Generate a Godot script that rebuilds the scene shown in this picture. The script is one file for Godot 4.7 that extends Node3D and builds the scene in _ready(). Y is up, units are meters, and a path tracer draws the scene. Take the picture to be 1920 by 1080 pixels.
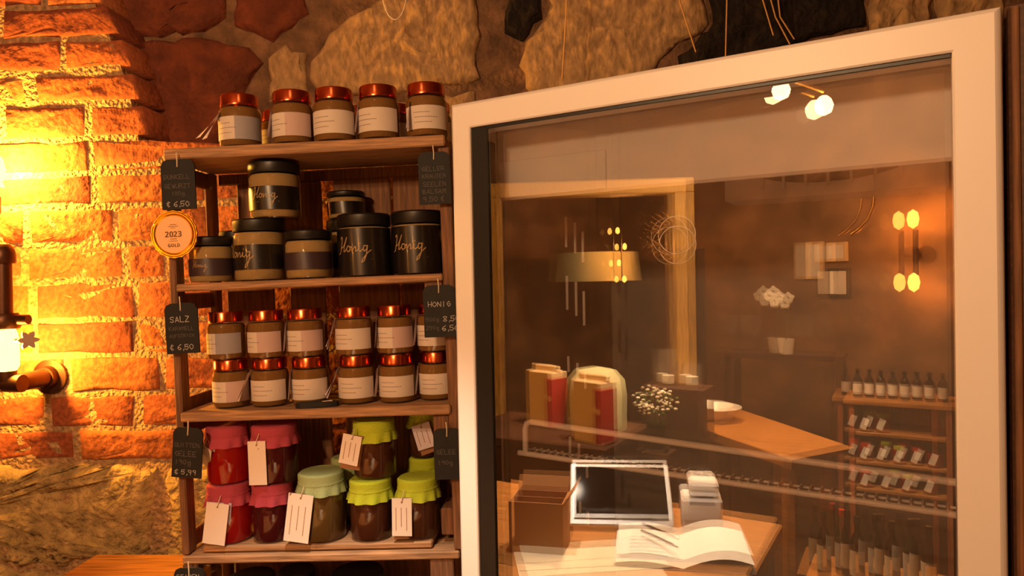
extends Node3D
# A cellar shop: crate shelf of honey and jelly jars on a brick and rubble wall, a pipe lamp, and a glass-door fridge that mirrors the shop.

const TURN := -0.48482            # the fridge stands turned 27.8 degrees from the wall
const FRIDGE := Vector3(-0.1507, 0, -1.0971)
const SHELF_LEAN := 0.0203      # the shelf leans a little on the uneven floor
const SHELF_FOOT := Vector3(-0.44, 0, -1.325)
const LAMP_UP := 1.0
const LAMP_COLOR := Color(1.0, 0.69, 0.25)
const LAMP_LOW := 0.4
const COUNTER_LIGHT := 2.7
const TABLE_LIGHT := 9.0
const LAMP_FAR := 0.25
const ROOM_ENERGY := 1.12
const ROOM_COLOR := Color(1.0, 0.8, 0.58)
const INNER_TILT := 0.0105
var M := {}
var used := {}
var rng := RandomNumberGenerator.new()
var noise := FastNoiseLite.new()

# ---------------------------------------------------------------- helpers
func numbered(called: String) -> String:
	var n: int = used.get(called, 0)
	used[called] = n + 1
	return called if n == 0 else "%s_%03d" % [called, n]

func thing(called: String, label: String, category: String, at := Vector3.ZERO, turn := 0.0, group := "") -> Node3D:
	var o := Node3D.new()
	o.name = numbered(called)
	add_child(o)
	o.position = at
	o.rotation.y = turn
	tag(o, label, category, group)
	return o

func tag(o: Node, label: String, category := "", group := "") -> void:
	o.set_meta("label", label)
	if category: o.set_meta("category", category)
	if group: o.set_meta("group", group)

func structure(called: String, label := "") -> Node3D:
	var o := Node3D.new()
	o.name = called
	add_child(o)
	o.set_meta("kind", "structure")
	if label: o.set_meta("label", label)
	return o

func copy(o: Node3D, at: Vector3, turn: float, label: String, group := "") -> Node3D:
	var c: Node3D = o.duplicate()
	c.name = numbered(str(o.get_meta("base_name", o.name)))
	add_child(c)
	c.position = at
	c.rotation.y = turn
	c.set_meta("label", label)
	if group: c.set_meta("group", group)
	return c

func tool() -> SurfaceTool:
	var st := SurfaceTool.new()
	st.begin(Mesh.PRIMITIVE_TRIANGLES)
	st.set_smooth_group(-1)
	return st

func mesh_of(st: SurfaceTool) -> ArrayMesh:
	st.generate_normals()
	return st.commit()

func obj(called: String, st, material: Material, parent: Node) -> MeshInstance3D:
	var o := MeshInstance3D.new()
	o.name = called
	o.mesh = mesh_of(st) if st is SurfaceTool else st
	o.material_override = material
	parent.add_child(o, true)
	return o

func fl(x: float, y: float, z: float) -> Vector3:      # fridge axes (x along the door, z out of it) to world
	return FRIDGE + Vector3(x, y, z).rotated(Vector3.UP, TURN)

func v3(st: SurfaceTool, p: Vector3, uv := Vector2.ZERO) -> void:
	st.set_uv(uv)
	st.add_vertex(p)

func tri_o(st: SurfaceTool, a: Vector3, b: Vector3, c: Vector3, ctr: Vector3) -> void:
	if (b - a).cross(c - a).dot((a + b + c) / 3.0 - ctr) > 0.0:
		v3(st, a); v3(st, c); v3(st, b)
	else:
		v3(st, a); v3(st, b); v3(st, c)

func quad_o(st: SurfaceTool, a: Vector3, b: Vector3, c: Vector3, d: Vector3, ctr: Vector3) -> void:
	tri_o(st, a, b, c, ctr)
	tri_o(st, a, c, d, ctr)

func bx(st: SurfaceTool, c: Vector3, s: Vector3, bev := 0.002, basis := Basis()) -> void:
	var h := s / 2.0
	bev = minf(bev, minf(h.x, minf(h.y, h.z)) * 0.6)
	var p := func(sx: int, sy: int, sz: int, axis: int) -> Vector3:
		var q := Vector3(sx * h.x, sy * h.y, sz * h.z)
		for k in 3:
			if k != axis: q[k] -= signf(q[k]) * bev
		return c + basis * q
	var sg := [-1, 1]
	for s1 in sg:
		quad_o(st, p.call(s1, -1, -1, 0), p.call(s1, 1, -1, 0), p.call(s1, 1, 1, 0), p.call(s1, -1, 1, 0), c)
		quad_o(st, p.call(-1, s1, -1, 1), p.call(1, s1, -1, 1), p.call(1, s1, 1, 1), p.call(-1, s1, 1, 1), c)
		quad_o(st, p.call(-1, -1, s1, 2), p.call(1, -1, s1, 2), p.call(1, 1, s1, 2), p.call(-1, 1, s1, 2), c)
		for s2 in sg:
			quad_o(st, p.call(s1, s2, -1, 0), p.call(s1, s2, 1, 0), p.call(s1, s2, 1, 1), p.call(s1, s2, -1, 1), c)
			quad_o(st, p.call(s1, -1, s2, 0), p.call(s1, 1, s2, 0), p.call(s1, 1, s2, 2), p.call(s1, -1, s2, 2), c)
			quad_o(st, p.call(-1, s1, s2, 1), p.call(1, s1, s2, 1), p.call(1, s1, s2, 2), p.call(-1, s1, s2, 2), c)
			for s3 in sg:
				tri_o(st, p.call(s1, s2, s3, 0), p.call(s1, s2, s3, 1), p.call(s1, s2, s3, 2), c)

func box(called: String, c: Vector3, s: Vector3, m: Material, parent: Node, bev := 0.002, basis := Basis()) -> MeshInstance3D:
	var st := tool()
	bx(st, c, s, bev, basis)
	return obj(called, st, m, parent)

func lathe(st: SurfaceTool, prof: Array, seg := 24, xf := Transform3D(), ruffle := {}) -> void:
	# prof: [radius, y] going up the outside; ruffle: {row: [waves, depth]}
	var group := 1
	for i in prof.size() - 1:
		var a := Vector2(prof[i][0], prof[i][1])
		var b := Vector2(prof[i + 1][0], prof[i + 1][1])
		if i > 0:
			var was := a - Vector2(prof[i - 1][0], prof[i - 1][1])
			if absf(was.angle_to(b - a)) > 0.6: group += 1
		st.set_smooth_group(group)
		for j in seg:
			var q := []
			for k in [[a, j, i], [a, j + 1, i], [b, j + 1, i + 1], [b, j, i + 1]]:
				var th: float = TAU * (k[1] % seg) / seg
				var r: float = k[0].x
				if ruffle.has(k[2]): r += ruffle[k[2]][1] * sin(th * ruffle[k[2]][0] + sin(th * 2.0))
				q.append(xf * Vector3(r * cos(th), k[0].y, r * sin(th)))
			if b.x > 1e-5:
				v3(st, q[1]); v3(st, q[2]); v3(st, q[3])
			if a.x > 1e-5:
				v3(st, q[1]); v3(st, q[3]); v3(st, q[0])
	st.set_smooth_group(-1)

func turned(called: String, prof: Array, m: Material, parent: Node, seg := 24, xf := Transform3D(), ruffle := {}) -> MeshInstance3D:
	var st := tool()
	lathe(st, prof, seg, xf, ruffle)
	return obj(called, st, m, parent)

func tube(st: SurfaceTool, pts: Array, r: float, seg := 6) -> void:
	var rings := []
	var side := Vector3.ZERO
	for i in pts.size():
		var dir: Vector3 = (pts[mini(i + 1, pts.size() - 1)] - pts[maxi(i - 1, 0)]).normalized()
		if side == Vector3.ZERO:
			side = dir.cross(Vector3.UP if absf(dir.y) < 0.9 else Vector3.RIGHT).normalized()
		side = (side - dir * side.dot(dir)).normalized()
		var up := dir.cross(side)
		var ring := []
		for j in seg:
			ring.append(pts[i] + (side * cos(TAU * j / seg) + up * sin(TAU * j / seg)) * r)
		rings.append(ring)
	st.set_smooth_group(1)
	for i in pts.size() - 1:
		var ctr: Vector3 = (pts[i] + pts[i + 1]) / 2.0
		for j in seg:
			quad_o(st, rings[i][j], rings[i][(j + 1) % seg], rings[i + 1][(j + 1) % seg], rings[i + 1][j], ctr)
	st.set_smooth_group(2)
	for e in [0, pts.size() - 1]:
		var inner: Vector3 = pts[1] if e == 0 else pts[pts.size() - 2]
		for j in seg:
			tri_o(st, pts[e], rings[e][j], rings[e][(j + 1) % seg], inner)
	st.set_smooth_group(-1)

func rod(called: String, pts: Array, r: float, m: Material, parent: Node, seg := 8) -> MeshInstance3D:
	var st := tool()
	tube(st, pts, r, seg)
	return obj(called, st, m, parent)

func prism(st: SurfaceTool, poly: PackedVector2Array, z0: float, z1: float) -> void:
	var idx := Geometry2D.triangulate_polygon(poly)
	var mid := Vector2.ZERO
	for p in poly: mid += p / poly.size()
	for k in range(0, idx.size(), 3):
		for z in [z0, z1]:
			var t := []
			for e in 3: t.append(Vector3(poly[idx[k + e]].x, poly[idx[k + e]].y, z))
			tri_o(st, t[0], t[1], t[2], (t[0] + t[1] + t[2]) / 3.0 + Vector3(0, 0, (z0 + z1) / 2.0 - z))
	var ccw := not Geometry2D.is_polygon_clockwise(poly)
	for i in poly.size():
		var a := poly[i]
		var b := poly[(i + 1) % poly.size()]
		var out := (b - a).orthogonal() * (-1.0 if ccw else 1.0)
		out = Vector2((b - a).y, -(b - a).x) * (1.0 if ccw else -1.0)
		var c := Vector3((a.x + b.x) / 2.0 - out.x, (a.y + b.y) / 2.0 - out.y, (z0 + z1) / 2.0)
		quad_o(st, Vector3(a.x, a.y, z0), Vector3(b.x, b.y, z0), Vector3(b.x, b.y, z1), Vector3(a.x, a.y, z1), c)

func block(st: SurfaceTool, poly: Array, zb: float, zf: float, round_by: float, rough: float, rings := 3) -> void:
	# a hewn piece in a wall: the outline at zb, rounded towards an uneven face about zf (towards +z)
	var c := Vector2.ZERO
	for p in poly: c += p / poly.size()
	var loops := []
	loops.append([1.0, zb])
	loops.append([1.0, zf - round_by])
	for k in rings:
		loops.append([1.0 - (0.08 + 0.92 * k / float(rings)), zf])
	var at := func(l: int, i: int) -> Vector3:
		var s: float = loops[l][0]
		var p: Vector2 = c + (poly[i % poly.size()] - c) * s
		if l == 2:
			p = c + (poly[i % poly.size()] - c) - (poly[i % poly.size()] - c).normalized() * minf(round_by, (poly[i % poly.size()] - c).length() * 0.5)
		var z: float = loops[l][1]
		if l >= 2: z += rough * noise.get_noise_2d(p.x * 900.0, p.y * 900.0)
		if l == 1: z += rough * 0.6 * noise.get_noise_2d(p.x * 1500.0, p.y * 1500.0 + 90.0)
		return Vector3(p.x, p.y, z)
	var low := Vector3(c.x, c.y, zb - 1.0)
	var top := Vector3(c.x, c.y, zf + rough * noise.get_noise_2d(c.x * 900.0, c.y * 900.0))
	st.set_smooth_group(1)
	for l in loops.size() - 1:
		for i in poly.size():
			quad_o(st, at.call(l, i), at.call(l, i + 1), at.call(l + 1, i + 1), at.call(l + 1, i), Vector3(c.x, c.y, zb) if l == 0 else low)
	for i in poly.size():
		tri_o(st, top, at.call(loops.size() - 1, i), at.call(loops.size() - 1, i + 1), low)
	st.set_smooth_group(-1)

func dense(poly: Array, step: float, wob: float) -> Array:      # adds points along an outline and shakes them
	var out := []
	for i in poly.size():
		var a: Vector2 = poly[i]
		var b: Vector2 = poly[(i + 1) % poly.size()]
		var n := maxi(1, int((b - a).length() / step))
		for k in n:
			var p := a.lerp(b, float(k) / n)
			out.append(p + Vector2(noise.get_noise_2d(p.x * 1700.0, p.y * 1700.0), noise.get_noise_2d(p.x * 1700.0 + 400.0, p.y * 1700.0)) * wob)
	return out

func ribbon(st: SurfaceTool, lines: Array, w: float, put: Callable) -> void:     # flat strokes of width w; put maps 2D to 3D
	for line in lines:
		for i in line.size() - 1:
			var a: Vector2 = line[i]
			var b: Vector2 = line[i + 1]
			var d := (b - a).normalized()
			var n := Vector2(-d.y, d.x) * w / 2.0
			a -= d * w * 0.3
			b += d * w * 0.3
			var q := [put.call(a + n), put.call(b + n), put.call(b - n), put.call(a - n)]
			v3(st, q[0]); v3(st, q[1]); v3(st, q[2])
			v3(st, q[0]); v3(st, q[2]); v3(st, q[3])

func curved_strip(st: SurfaceTool, r: float, a0: float, a1: float, y0: float, y1: float, n := 16) -> void:   # a strip round a jar, a0 to a1 from left to right as seen from the front
	st.set_smooth_group(1)
	for i in n:
		var q := []
		for k in [[i, y1], [i + 1, y1], [i + 1, y0], [i, y0]]:
			var t: float = lerpf(a0, a1, k[0] / float(n))
			q.append([Vector3(r * sin(t), k[1], r * cos(t)), Vector2(k[0] / float(n), 0.0 if k[1] == y1 else 1.0)])
		for e in [0, 1, 2, 0, 2, 3]: v3(st, q[e][0], q[e][1])
	st.set_smooth_group(-1)

# ---------------------------------------------------------------- writing
const STROKES := {
	"A": "0,0 2,6 4,0|1,2 3,2", "B": "0,0 0,6 3,5 3,4 0,3 4,2 3,0 0,0", "C": "4,5 2,6 0,3 2,0 4,1", "D": "0,0 0,6 3,5 4,3 3,1 0,0", "E": "4,6 0,6 0,0 4,0|0,3 3,3",
	"F": "4,6 0,6 0,0|0,3 3,3", "G": "4,5 2,6 0,3 2,0 4,1 4,3 2,3", "H": "0,0 0,6|4,0 4,6|0,3 4,3", "I": "2,0 2,6", "K": "0,0 0,6|4,6 0,3 4,0", "L": "0,6 0,0 4,0",
	"M": "0,0 0,6 2,3 4,6 4,0", "N": "0,0 0,6 4,0 4,6", "O": "2,0 0,2 0,4 2,6 4,4 4,2 2,0", "Q": "2,0 0,2 0,4 2,6 4,4 4,2 2,0|3,1 5,-1", "R": "0,0 0,6 3,6 4,4 3,3 0,3|2,3 4,0",
	"S": "4,5 2,6 0,5 1,3 3,3 4,1 2,0 0,1", "T": "2,0 2,6|0,6 4,6", "U": "0,6 0,1 2,0 4,1 4,6", "W": "0,6 1,0 2,4 3,0 4,6", "Z": "0,6 4,6 0,0 4,0", "g": "4,3 2,4 0,2 2,0 4,1|4,4 4,-2 1,-2",
	"0": "2,0 0,2 0,4 2,6 4,4 4,2 2,0", "1": "1,5 2,6 2,0", "2": "0,5 2,6 4,4 0,0 4,0", "5": "4,6 0,6 0,3 3,4 4,2 2,0 0,1", "6": "4,6 1,4 0,2 2,0 4,1 3,3 0,2", "8": "2,3 0,5 2,6 4,5 2,3 0,1 2,0 4,1 2,3",
	"9": "4,4 2,3 0,5 2,6 4,5 3,0", "€": "4,5 2,6 1,4 1,2 2,0 4,1|0,4 3,4|0,2 3,2", ",": "2,1 1,-1", "-": "1,3 3,3",
}

func strokes_of(text: String, at: Vector2, size: float) -> Array:
	var lines := []
	var x := at.x
	for ch in text:
		if STROKES.has(ch):
			for part in str(STROKES[ch]).split("|"):
				var line := []
				for pr in part.split(" "):
					var c: PackedStringArray = pr.split(",")
					line.append(Vector2(x + float(c[0]) * size / 6.0 + rng.randf_range(-0.05, 0.05) * size, at.y + float(c[1]) * size / 6.0 + rng.randf_range(-0.05, 0.05) * size))
				lines.append(line)
		x += size * (0.5 if ch in " ,-" else 0.92)
	return lines

# cursive "Honig", in units of the x-height, baseline 0
const HONIG := [
	[[-0.3, -0.3], [0.1, 0.0], [0.5, 1.2], [0.75, 2.4], [0.55, 2.6], [0.3, 2.2]], [[0.2, 0.7], [0.9, 0.9], [1.4, 1.7], [1.75, 2.5]], [[1.75, 2.5], [1.2, 1.1], [1.0, 0.1], [1.25, 0.1], [1.6, 0.5]],
	[[2.3, 0.9], [1.9, 1.0], [1.6, 0.5], [1.9, 0.0], [2.4, 0.3], [2.3, 0.9], [2.7, 0.7]], [[2.7, 0.9], [2.7, 0.0], [3.0, 0.6], [3.3, 0.9], [3.4, 0.6], [3.35, 0.05], [3.7, 0.2], [4.0, 0.9]],
	[[4.0, 0.9], [3.9, 0.2], [4.15, 0.0], [4.6, 0.4]], [[4.1, 1.35], [4.15, 1.45]], [[5.2, 0.9], [4.8, 1.0], [4.6, 0.4], [4.8, 0.0], [5.2, 0.4], [5.35, 1.0]], [[5.35, 1.0], [5.1, -0.6], [4.7, -1.6], [4.3, -1.9], [4.4, -1.4], [5.3, -0.3], [5.9, 0.2]],
]

# ---------------------------------------------------------------- materials
func speckle(seed_: int, freq: float, lo: float, hi: float, octaves := 4, size := 256) -> NoiseTexture2D:
	var n := FastNoiseLite.new()
	n.seed = seed_
	n.frequency = freq
	n.fractal_octaves = octaves
	n.noise_type = FastNoiseLite.TYPE_SIMPLEX_SMOOTH
	var t := NoiseTexture2D.new()
	t.width = size
	t.height = size
	t.seamless = true
	t.noise = n
	var g := Gradient.new()
	g.set_color(0, Color(lo, lo, lo))
	g.set_color(1, Color(hi, hi, hi))
	t.color_ramp = g
	return t

func mat(key: String, c: Color, rough := 0.8, metal := 0.0, o := {}) -> StandardMaterial3D:
	var m := StandardMaterial3D.new()
	m.resource_name = key
	m.albedo_color = c
	m.roughness = rough
	m.metallic = metal
	if o.has("tex"): m.albedo_texture = o.tex
	if o.has("bump"):
		m.heightmap_enabled = true
		m.heightmap_texture = o.bump
		m.heightmap_scale = o.get("depth", 0.3)
	if o.has("scale"):
		m.uv1_triplanar = true
		m.uv1_world_triplanar = o.get("world", false)
		m.uv1_scale = o.scale
		if o.has("offset"): m.uv1_offset = o.offset
	if o.has("glow"):
		m.emission_enabled = true
		m.emission = o.glow
		m.emission_energy_multiplier = o.get("power", 1.0)
	if o.get("clear", false): m.transparency = BaseMaterial3D.TRANSPARENCY_ALPHA
	if o.has("coat"):
		m.clearcoat_enabled = true
		m.clearcoat = o.coat
		m.clearcoat_roughness = 0.05
	if o.has("through"):
		m.backlight_enabled = true
		m.backlight = o.through
	if o.has("flat"): m.metallic_specular = 0.0
	m.cull_mode = BaseMaterial3D.CULL_DISABLED
	M[key] = m
	return m

func print_label(kind: int) -> ImageTexture:       # cream paper with a few short lines of small grey print
	var w := 256
	var h := 128
	var im := Image.create(w, h, false, Image.FORMAT_RGB8)
	var r := RandomNumberGenerator.new()
	r.seed = 77 + kind
	im.fill(Color(0.9, 0.87, 0.84))
	if kind == 1:
		im.fill_rect(Rect2i(126, 0, 130, 128), Color(0.83, 0.74, 0.74))
	if kind == 2:
		im.fill_rect(Rect2i(118, 0, 138, 128), Color(0.66, 0.66, 0.71))
	var x0: int = [30, 16, 12, 62][kind]
	for line in [[36, 78], [62, 112], [90, 88]]:
		var x := x0 + r.randi_range(-4, 4)
		var end: int = x + line[1]
		while x < end:
			var wd := r.randi_range(4, 12)
			im.fill_rect(Rect2i(x, line[0], wd, 3), Color(0.42, 0.36, 0.34))
			x += wd + 2
	return ImageTexture.create_from_image(im)

func make_materials() -> void:
	var coarse := speckle(3, 0.018, 0.55, 1.0)
	var fine := speckle(5, 0.06, 0.62, 1.0, 5)
	var grit := speckle(9, 0.09, 0.0, 1.0, 5)
	var lumps := speckle(11, 0.03, 0.0, 1.0, 5)
	var streak := speckle(13, 0.02, 0.6, 1.0, 4)
	var i := 0
	for c in [Color(0.74, 0.4, 0.22), Color(0.69, 0.36, 0.2), Color(0.78, 0.46, 0.26), Color(0.62, 0.31, 0.18), Color(0.76, 0.43, 0.22)]:
		mat("brick_clay_%d" % i, c, 0.92, 0.0, {"tex": fine, "bump": lumps, "depth": 0.4, "scale": Vector3(4, 4, 4), "offset": Vector3(i * 0.37, i * 0.21, 0)})
		i += 1
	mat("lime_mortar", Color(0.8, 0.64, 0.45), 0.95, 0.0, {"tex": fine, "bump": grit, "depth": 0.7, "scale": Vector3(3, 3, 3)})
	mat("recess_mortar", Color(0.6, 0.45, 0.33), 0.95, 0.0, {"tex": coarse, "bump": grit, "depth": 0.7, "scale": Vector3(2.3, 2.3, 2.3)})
	mat("rubble_stone", Color(0.87, 0.73, 0.48), 0.95, 0.0, {"tex": coarse, "bump": lumps, "depth": 1.2, "scale": Vector3(4, 4, 4)})
	mat("beige_stone", Color(0.84, 0.68, 0.48), 0.95, 0.0, {"tex": fine, "bump": lumps, "depth": 0.9, "scale": Vector3(3, 1.6, 3)})
	mat("red_sandstone", Color(0.55, 0.28, 0.17), 0.95, 0.0, {"tex": coarse, "bump": grit, "depth": 0.8, "scale": Vector3(2, 2, 2)})
	mat("charred_stone", Color(0.16, 0.11, 0.09), 0.95, 0.0, {"tex": coarse, "bump": lumps, "depth": 1.2, "scale": Vector3(4, 3, 4)})
	mat("room_plaster", Color(0.62, 0.47, 0.34), 0.95, 0.0, {"tex": coarse, "bump": grit, "depth": 0.3, "scale": Vector3(0.8, 0.8, 0.8)})
	mat("floor_tile", Color(0.4, 0.3, 0.23), 0.7, 0.0, {"tex": coarse, "scale": Vector3(1, 1, 1)})
	mat("crate_board", Color(0.76, 0.57, 0.4), 0.75, 0.0, {"tex": streak, "bump": streak, "depth": 0.08, "scale": Vector3(1.6, 26, 26)})
	mat("crate_post", Color(0.56, 0.38, 0.25), 0.78, 0.0, {"tex": streak, "bump": streak, "depth": 0.08, "scale": Vector3(26, 1.6, 26)})
	mat("bar_wood", Color(0.83, 0.56, 0.27), 0.5, 0.0, {"tex": streak, "scale": Vector3(1.2, 18, 18)})
	mat("post_wood", Color(0.93, 0.74, 0.38), 0.6, 0.0, {"tex": streak, "scale": Vector3(18, 1.2, 18)})
	mat("dark_wood", Color(0.36, 0.22, 0.14), 0.6, 0.0, {"tex": streak, "scale": Vector3(1.5, 20, 20)})
	mat("crate_orange", Color(0.8, 0.42, 0.17), 0.7, 0.0, {"tex": streak, "scale": Vector3(20, 2, 20)})
	mat("jar_glass", Color(1, 1, 1, 0.004), 0.02, 0.0, {"clear": true})
	mat("honey_set", Color(0.44, 0.31, 0.15), 0.9, 0.0, {"flat": true})
	mat("honey_cream", Color(0.56, 0.46, 0.29), 0.9, 0.0, {"flat": true})
	mat("honey_dark", Color(0.3, 0.17, 0.06), 0.9, 0.0, {"flat": true})
	mat("copper_lid", Color(0.8, 0.38, 0.22), 0.2, 1.0)
	mat("black_lid", Color(0.06, 0.05, 0.05), 0.4)
	mat("black_label", Color(0.07, 0.055, 0.055), 0.3, 0.0, {"coat": 0.3})
	mat("plum_label", Color(0.2, 0.14, 0.16), 0.4)
	mat("gold_ink", Color(0.6, 0.49, 0.33), 0.5)
	for k in 4: mat("paper_label_%d" % k, Color(0.86, 0.83, 0.8), 0.7, 0.0, {"tex": print_label(k)})
	mat("paper", Color(0.88, 0.82, 0.77), 0.8, 0.0, {"through": Color(0.3, 0.28, 0.25)})
	mat("lilac_paper", Color(0.8, 0.75, 0.8), 0.8, 0.0, {"through": Color(0.3, 0.28, 0.3)})
	mat("kraft_paper", Color(0.6, 0.42, 0.28), 0.85)
	mat("quince_jelly", Color(0.55, 0.05, 0.025), 0.9, 0.0, {"flat": true, "through": Color(0.8, 0.12, 0.03)})
	mat("berry_jelly", Color(0.24, 0.03, 0.03), 0.9, 0.0, {"flat": true})
	mat("olive_jelly", Color(0.33, 0.24, 0.1), 0.9, 0.0, {"flat": true})
	mat("brown_jelly", Color(0.26, 0.13, 0.05), 0.9, 0.0, {"flat": true})
	mat("pink_cloth", Color(0.66, 0.25, 0.32), 0.95, 0.0, {"bump": grit, "depth": 0.1, "scale": Vector3(20, 20, 20)})
	mat("lime_cloth", Color(0.68, 0.74, 0.16), 0.95, 0.0, {"bump": grit, "depth": 0.1, "scale": Vector3(20, 20, 20)})
	mat("sage_cloth", Color(0.6, 0.66, 0.46), 0.95, 0.0, {"bump": grit, "depth": 0.1, "scale": Vector3(20, 20, 20)})
	mat("slate", Color(0.085, 0.07, 0.06), 0.75, 0.0, {"tex": coarse, "scale": Vector3(6, 6, 6)})
	mat("chalk", Color(0.72, 0.7, 0.68), 0.95)
	mat("faint_chalk", Color(0.38, 0.36, 0.35), 0.95)
	mat("string", Color(0.8, 0.72, 0.6), 0.95)
	mat("straw", Color(0.85, 0.65, 0.38), 0.9)
	mat("gold_foil", Color(1.0, 0.78, 0.22), 0.25, 1.0)
	mat("seal_face", Color(0.95, 0.72, 0.5), 0.45)
	mat("seal_ink", Color(0.4, 0.26, 0.16), 0.7)
	mat("iron_pipe", Color(0.36, 0.24, 0.18), 0.42, 0.85)
	mat("chrome", Color(0.9, 0.9, 0.92), 0.12, 1.0)
	mat("satin", Color(0.95, 0.93, 0.92), 0.3, 0.8)
	mat("amber_bulb", Color(1, 0.75, 0.35), 0.3, 0.0, {"glow": Color(1.0, 0.72, 0.3), "power": 9.0})
	mat("warm_bulb", Color(1, 0.85, 0.65), 0.3, 0.0, {"glow": Color(1.0, 0.82, 0.6), "power": 12.0})
	mat("fridge_white", Color(0.87, 0.84, 0.82), 0.42)
	mat("fridge_inside", Color(0.93, 0.9, 0.87), 0.5)
	mat("fridge_liner", Color(0.62, 0.58, 0.54), 0.5)
	mat("black_gasket", Color(0.03, 0.03, 0.03), 0.45)
	mat("wire_coat", Color(0.93, 0.88, 0.83), 0.35)
	# double glazing with a faint mirror coat: most light passes, a share is mirrored
	var im := Image.create(4, 4, false, Image.FORMAT_RGB8)
	im.fill(Color.WHITE)
	mat("coated_glass", Color(1, 0.99, 0.98, 0.22), 0.0, 1.0, {"clear": true, "tex": ImageTexture.create_from_image(im)})
	mat("device_silver", Color(0.78, 0.78, 0.78), 0.35, 0.3)
	mat("screen_glass", Color(0.06, 0.05, 0.05), 0.03)
	mat("white_plastic", Color(0.9, 0.89, 0.88), 0.4)
	mat("grey_plastic", Color(0.35, 0.35, 0.4), 0.4)
	mat("page", Color(0.92, 0.91, 0.89), 0.85)
	mat("envelope", Color(0.88, 0.83, 0.72), 0.85)
	mat("ink", Color(0.2, 0.2, 0.24), 0.7)
	mat("cardboard", Color(0.66, 0.46, 0.27), 0.9)
	mat("carton_cream", Color(0.84, 0.74, 0.58), 0.8)
	mat("carton_red", Color(0.62, 0.14, 0.12), 0.7)
	mat("sage_shade", Color(0.76, 0.77, 0.62), 0.8, 0.0, {"through": Color(0.3, 0.3, 0.2)})
	mat("bowl_white", Color(0.9, 0.88, 0.84), 0.25)
	mat("petal_white", Color(0.92, 0.9, 0.84), 0.8, 0.0, {"through": Color(0.4, 0.4, 0.35)})
	mat("leaf_green", Color(0.3, 0.4, 0.14), 0.7)
	mat("bottle_brown", Color(0.14, 0.07, 0.03), 0.1)
	mat("bottle_green", Color(0.12, 0.16, 0.06), 0.1)
	mat("bottle_label", Color(0.85, 0.82, 0.78), 0.8)
	mat("red_cap", Color(0.75, 0.16, 0.08), 0.5)
	mat("frame_dark", Color(0.12, 0.1, 0.08), 0.6)
	mat("drinking_glass", Color(1, 1, 1, 0.02), 0.02, 0.0, {"clear": true})
	mat("brass", Color(0.95, 0.7, 0.3), 0.25, 1.0)

# ---------------------------------------------------------------- setting
func omni(called: String, at: Vector3, c: Color, energy: float, size: float) -> void:
	var l := OmniLight3D.new()
	l.name = called
	l.light_color = c
	l.light_energy = energy
	l.light_size = size
	l.omni_range = 12.0
	l.omni_attenuation = 2.0
	l.shadow_enabled = true
	add_child(l)
	l.position = at

func arch_x(y: float) -> float:        # right edge of the brick pier where it curves into the arch
	if y < 1.963: return -0.06
	return lerpf(-0.942, -1.06, (y - 1.963) / 0.4) + 0.02 * sin((y - 1.963) / 0.4 * PI)

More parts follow.
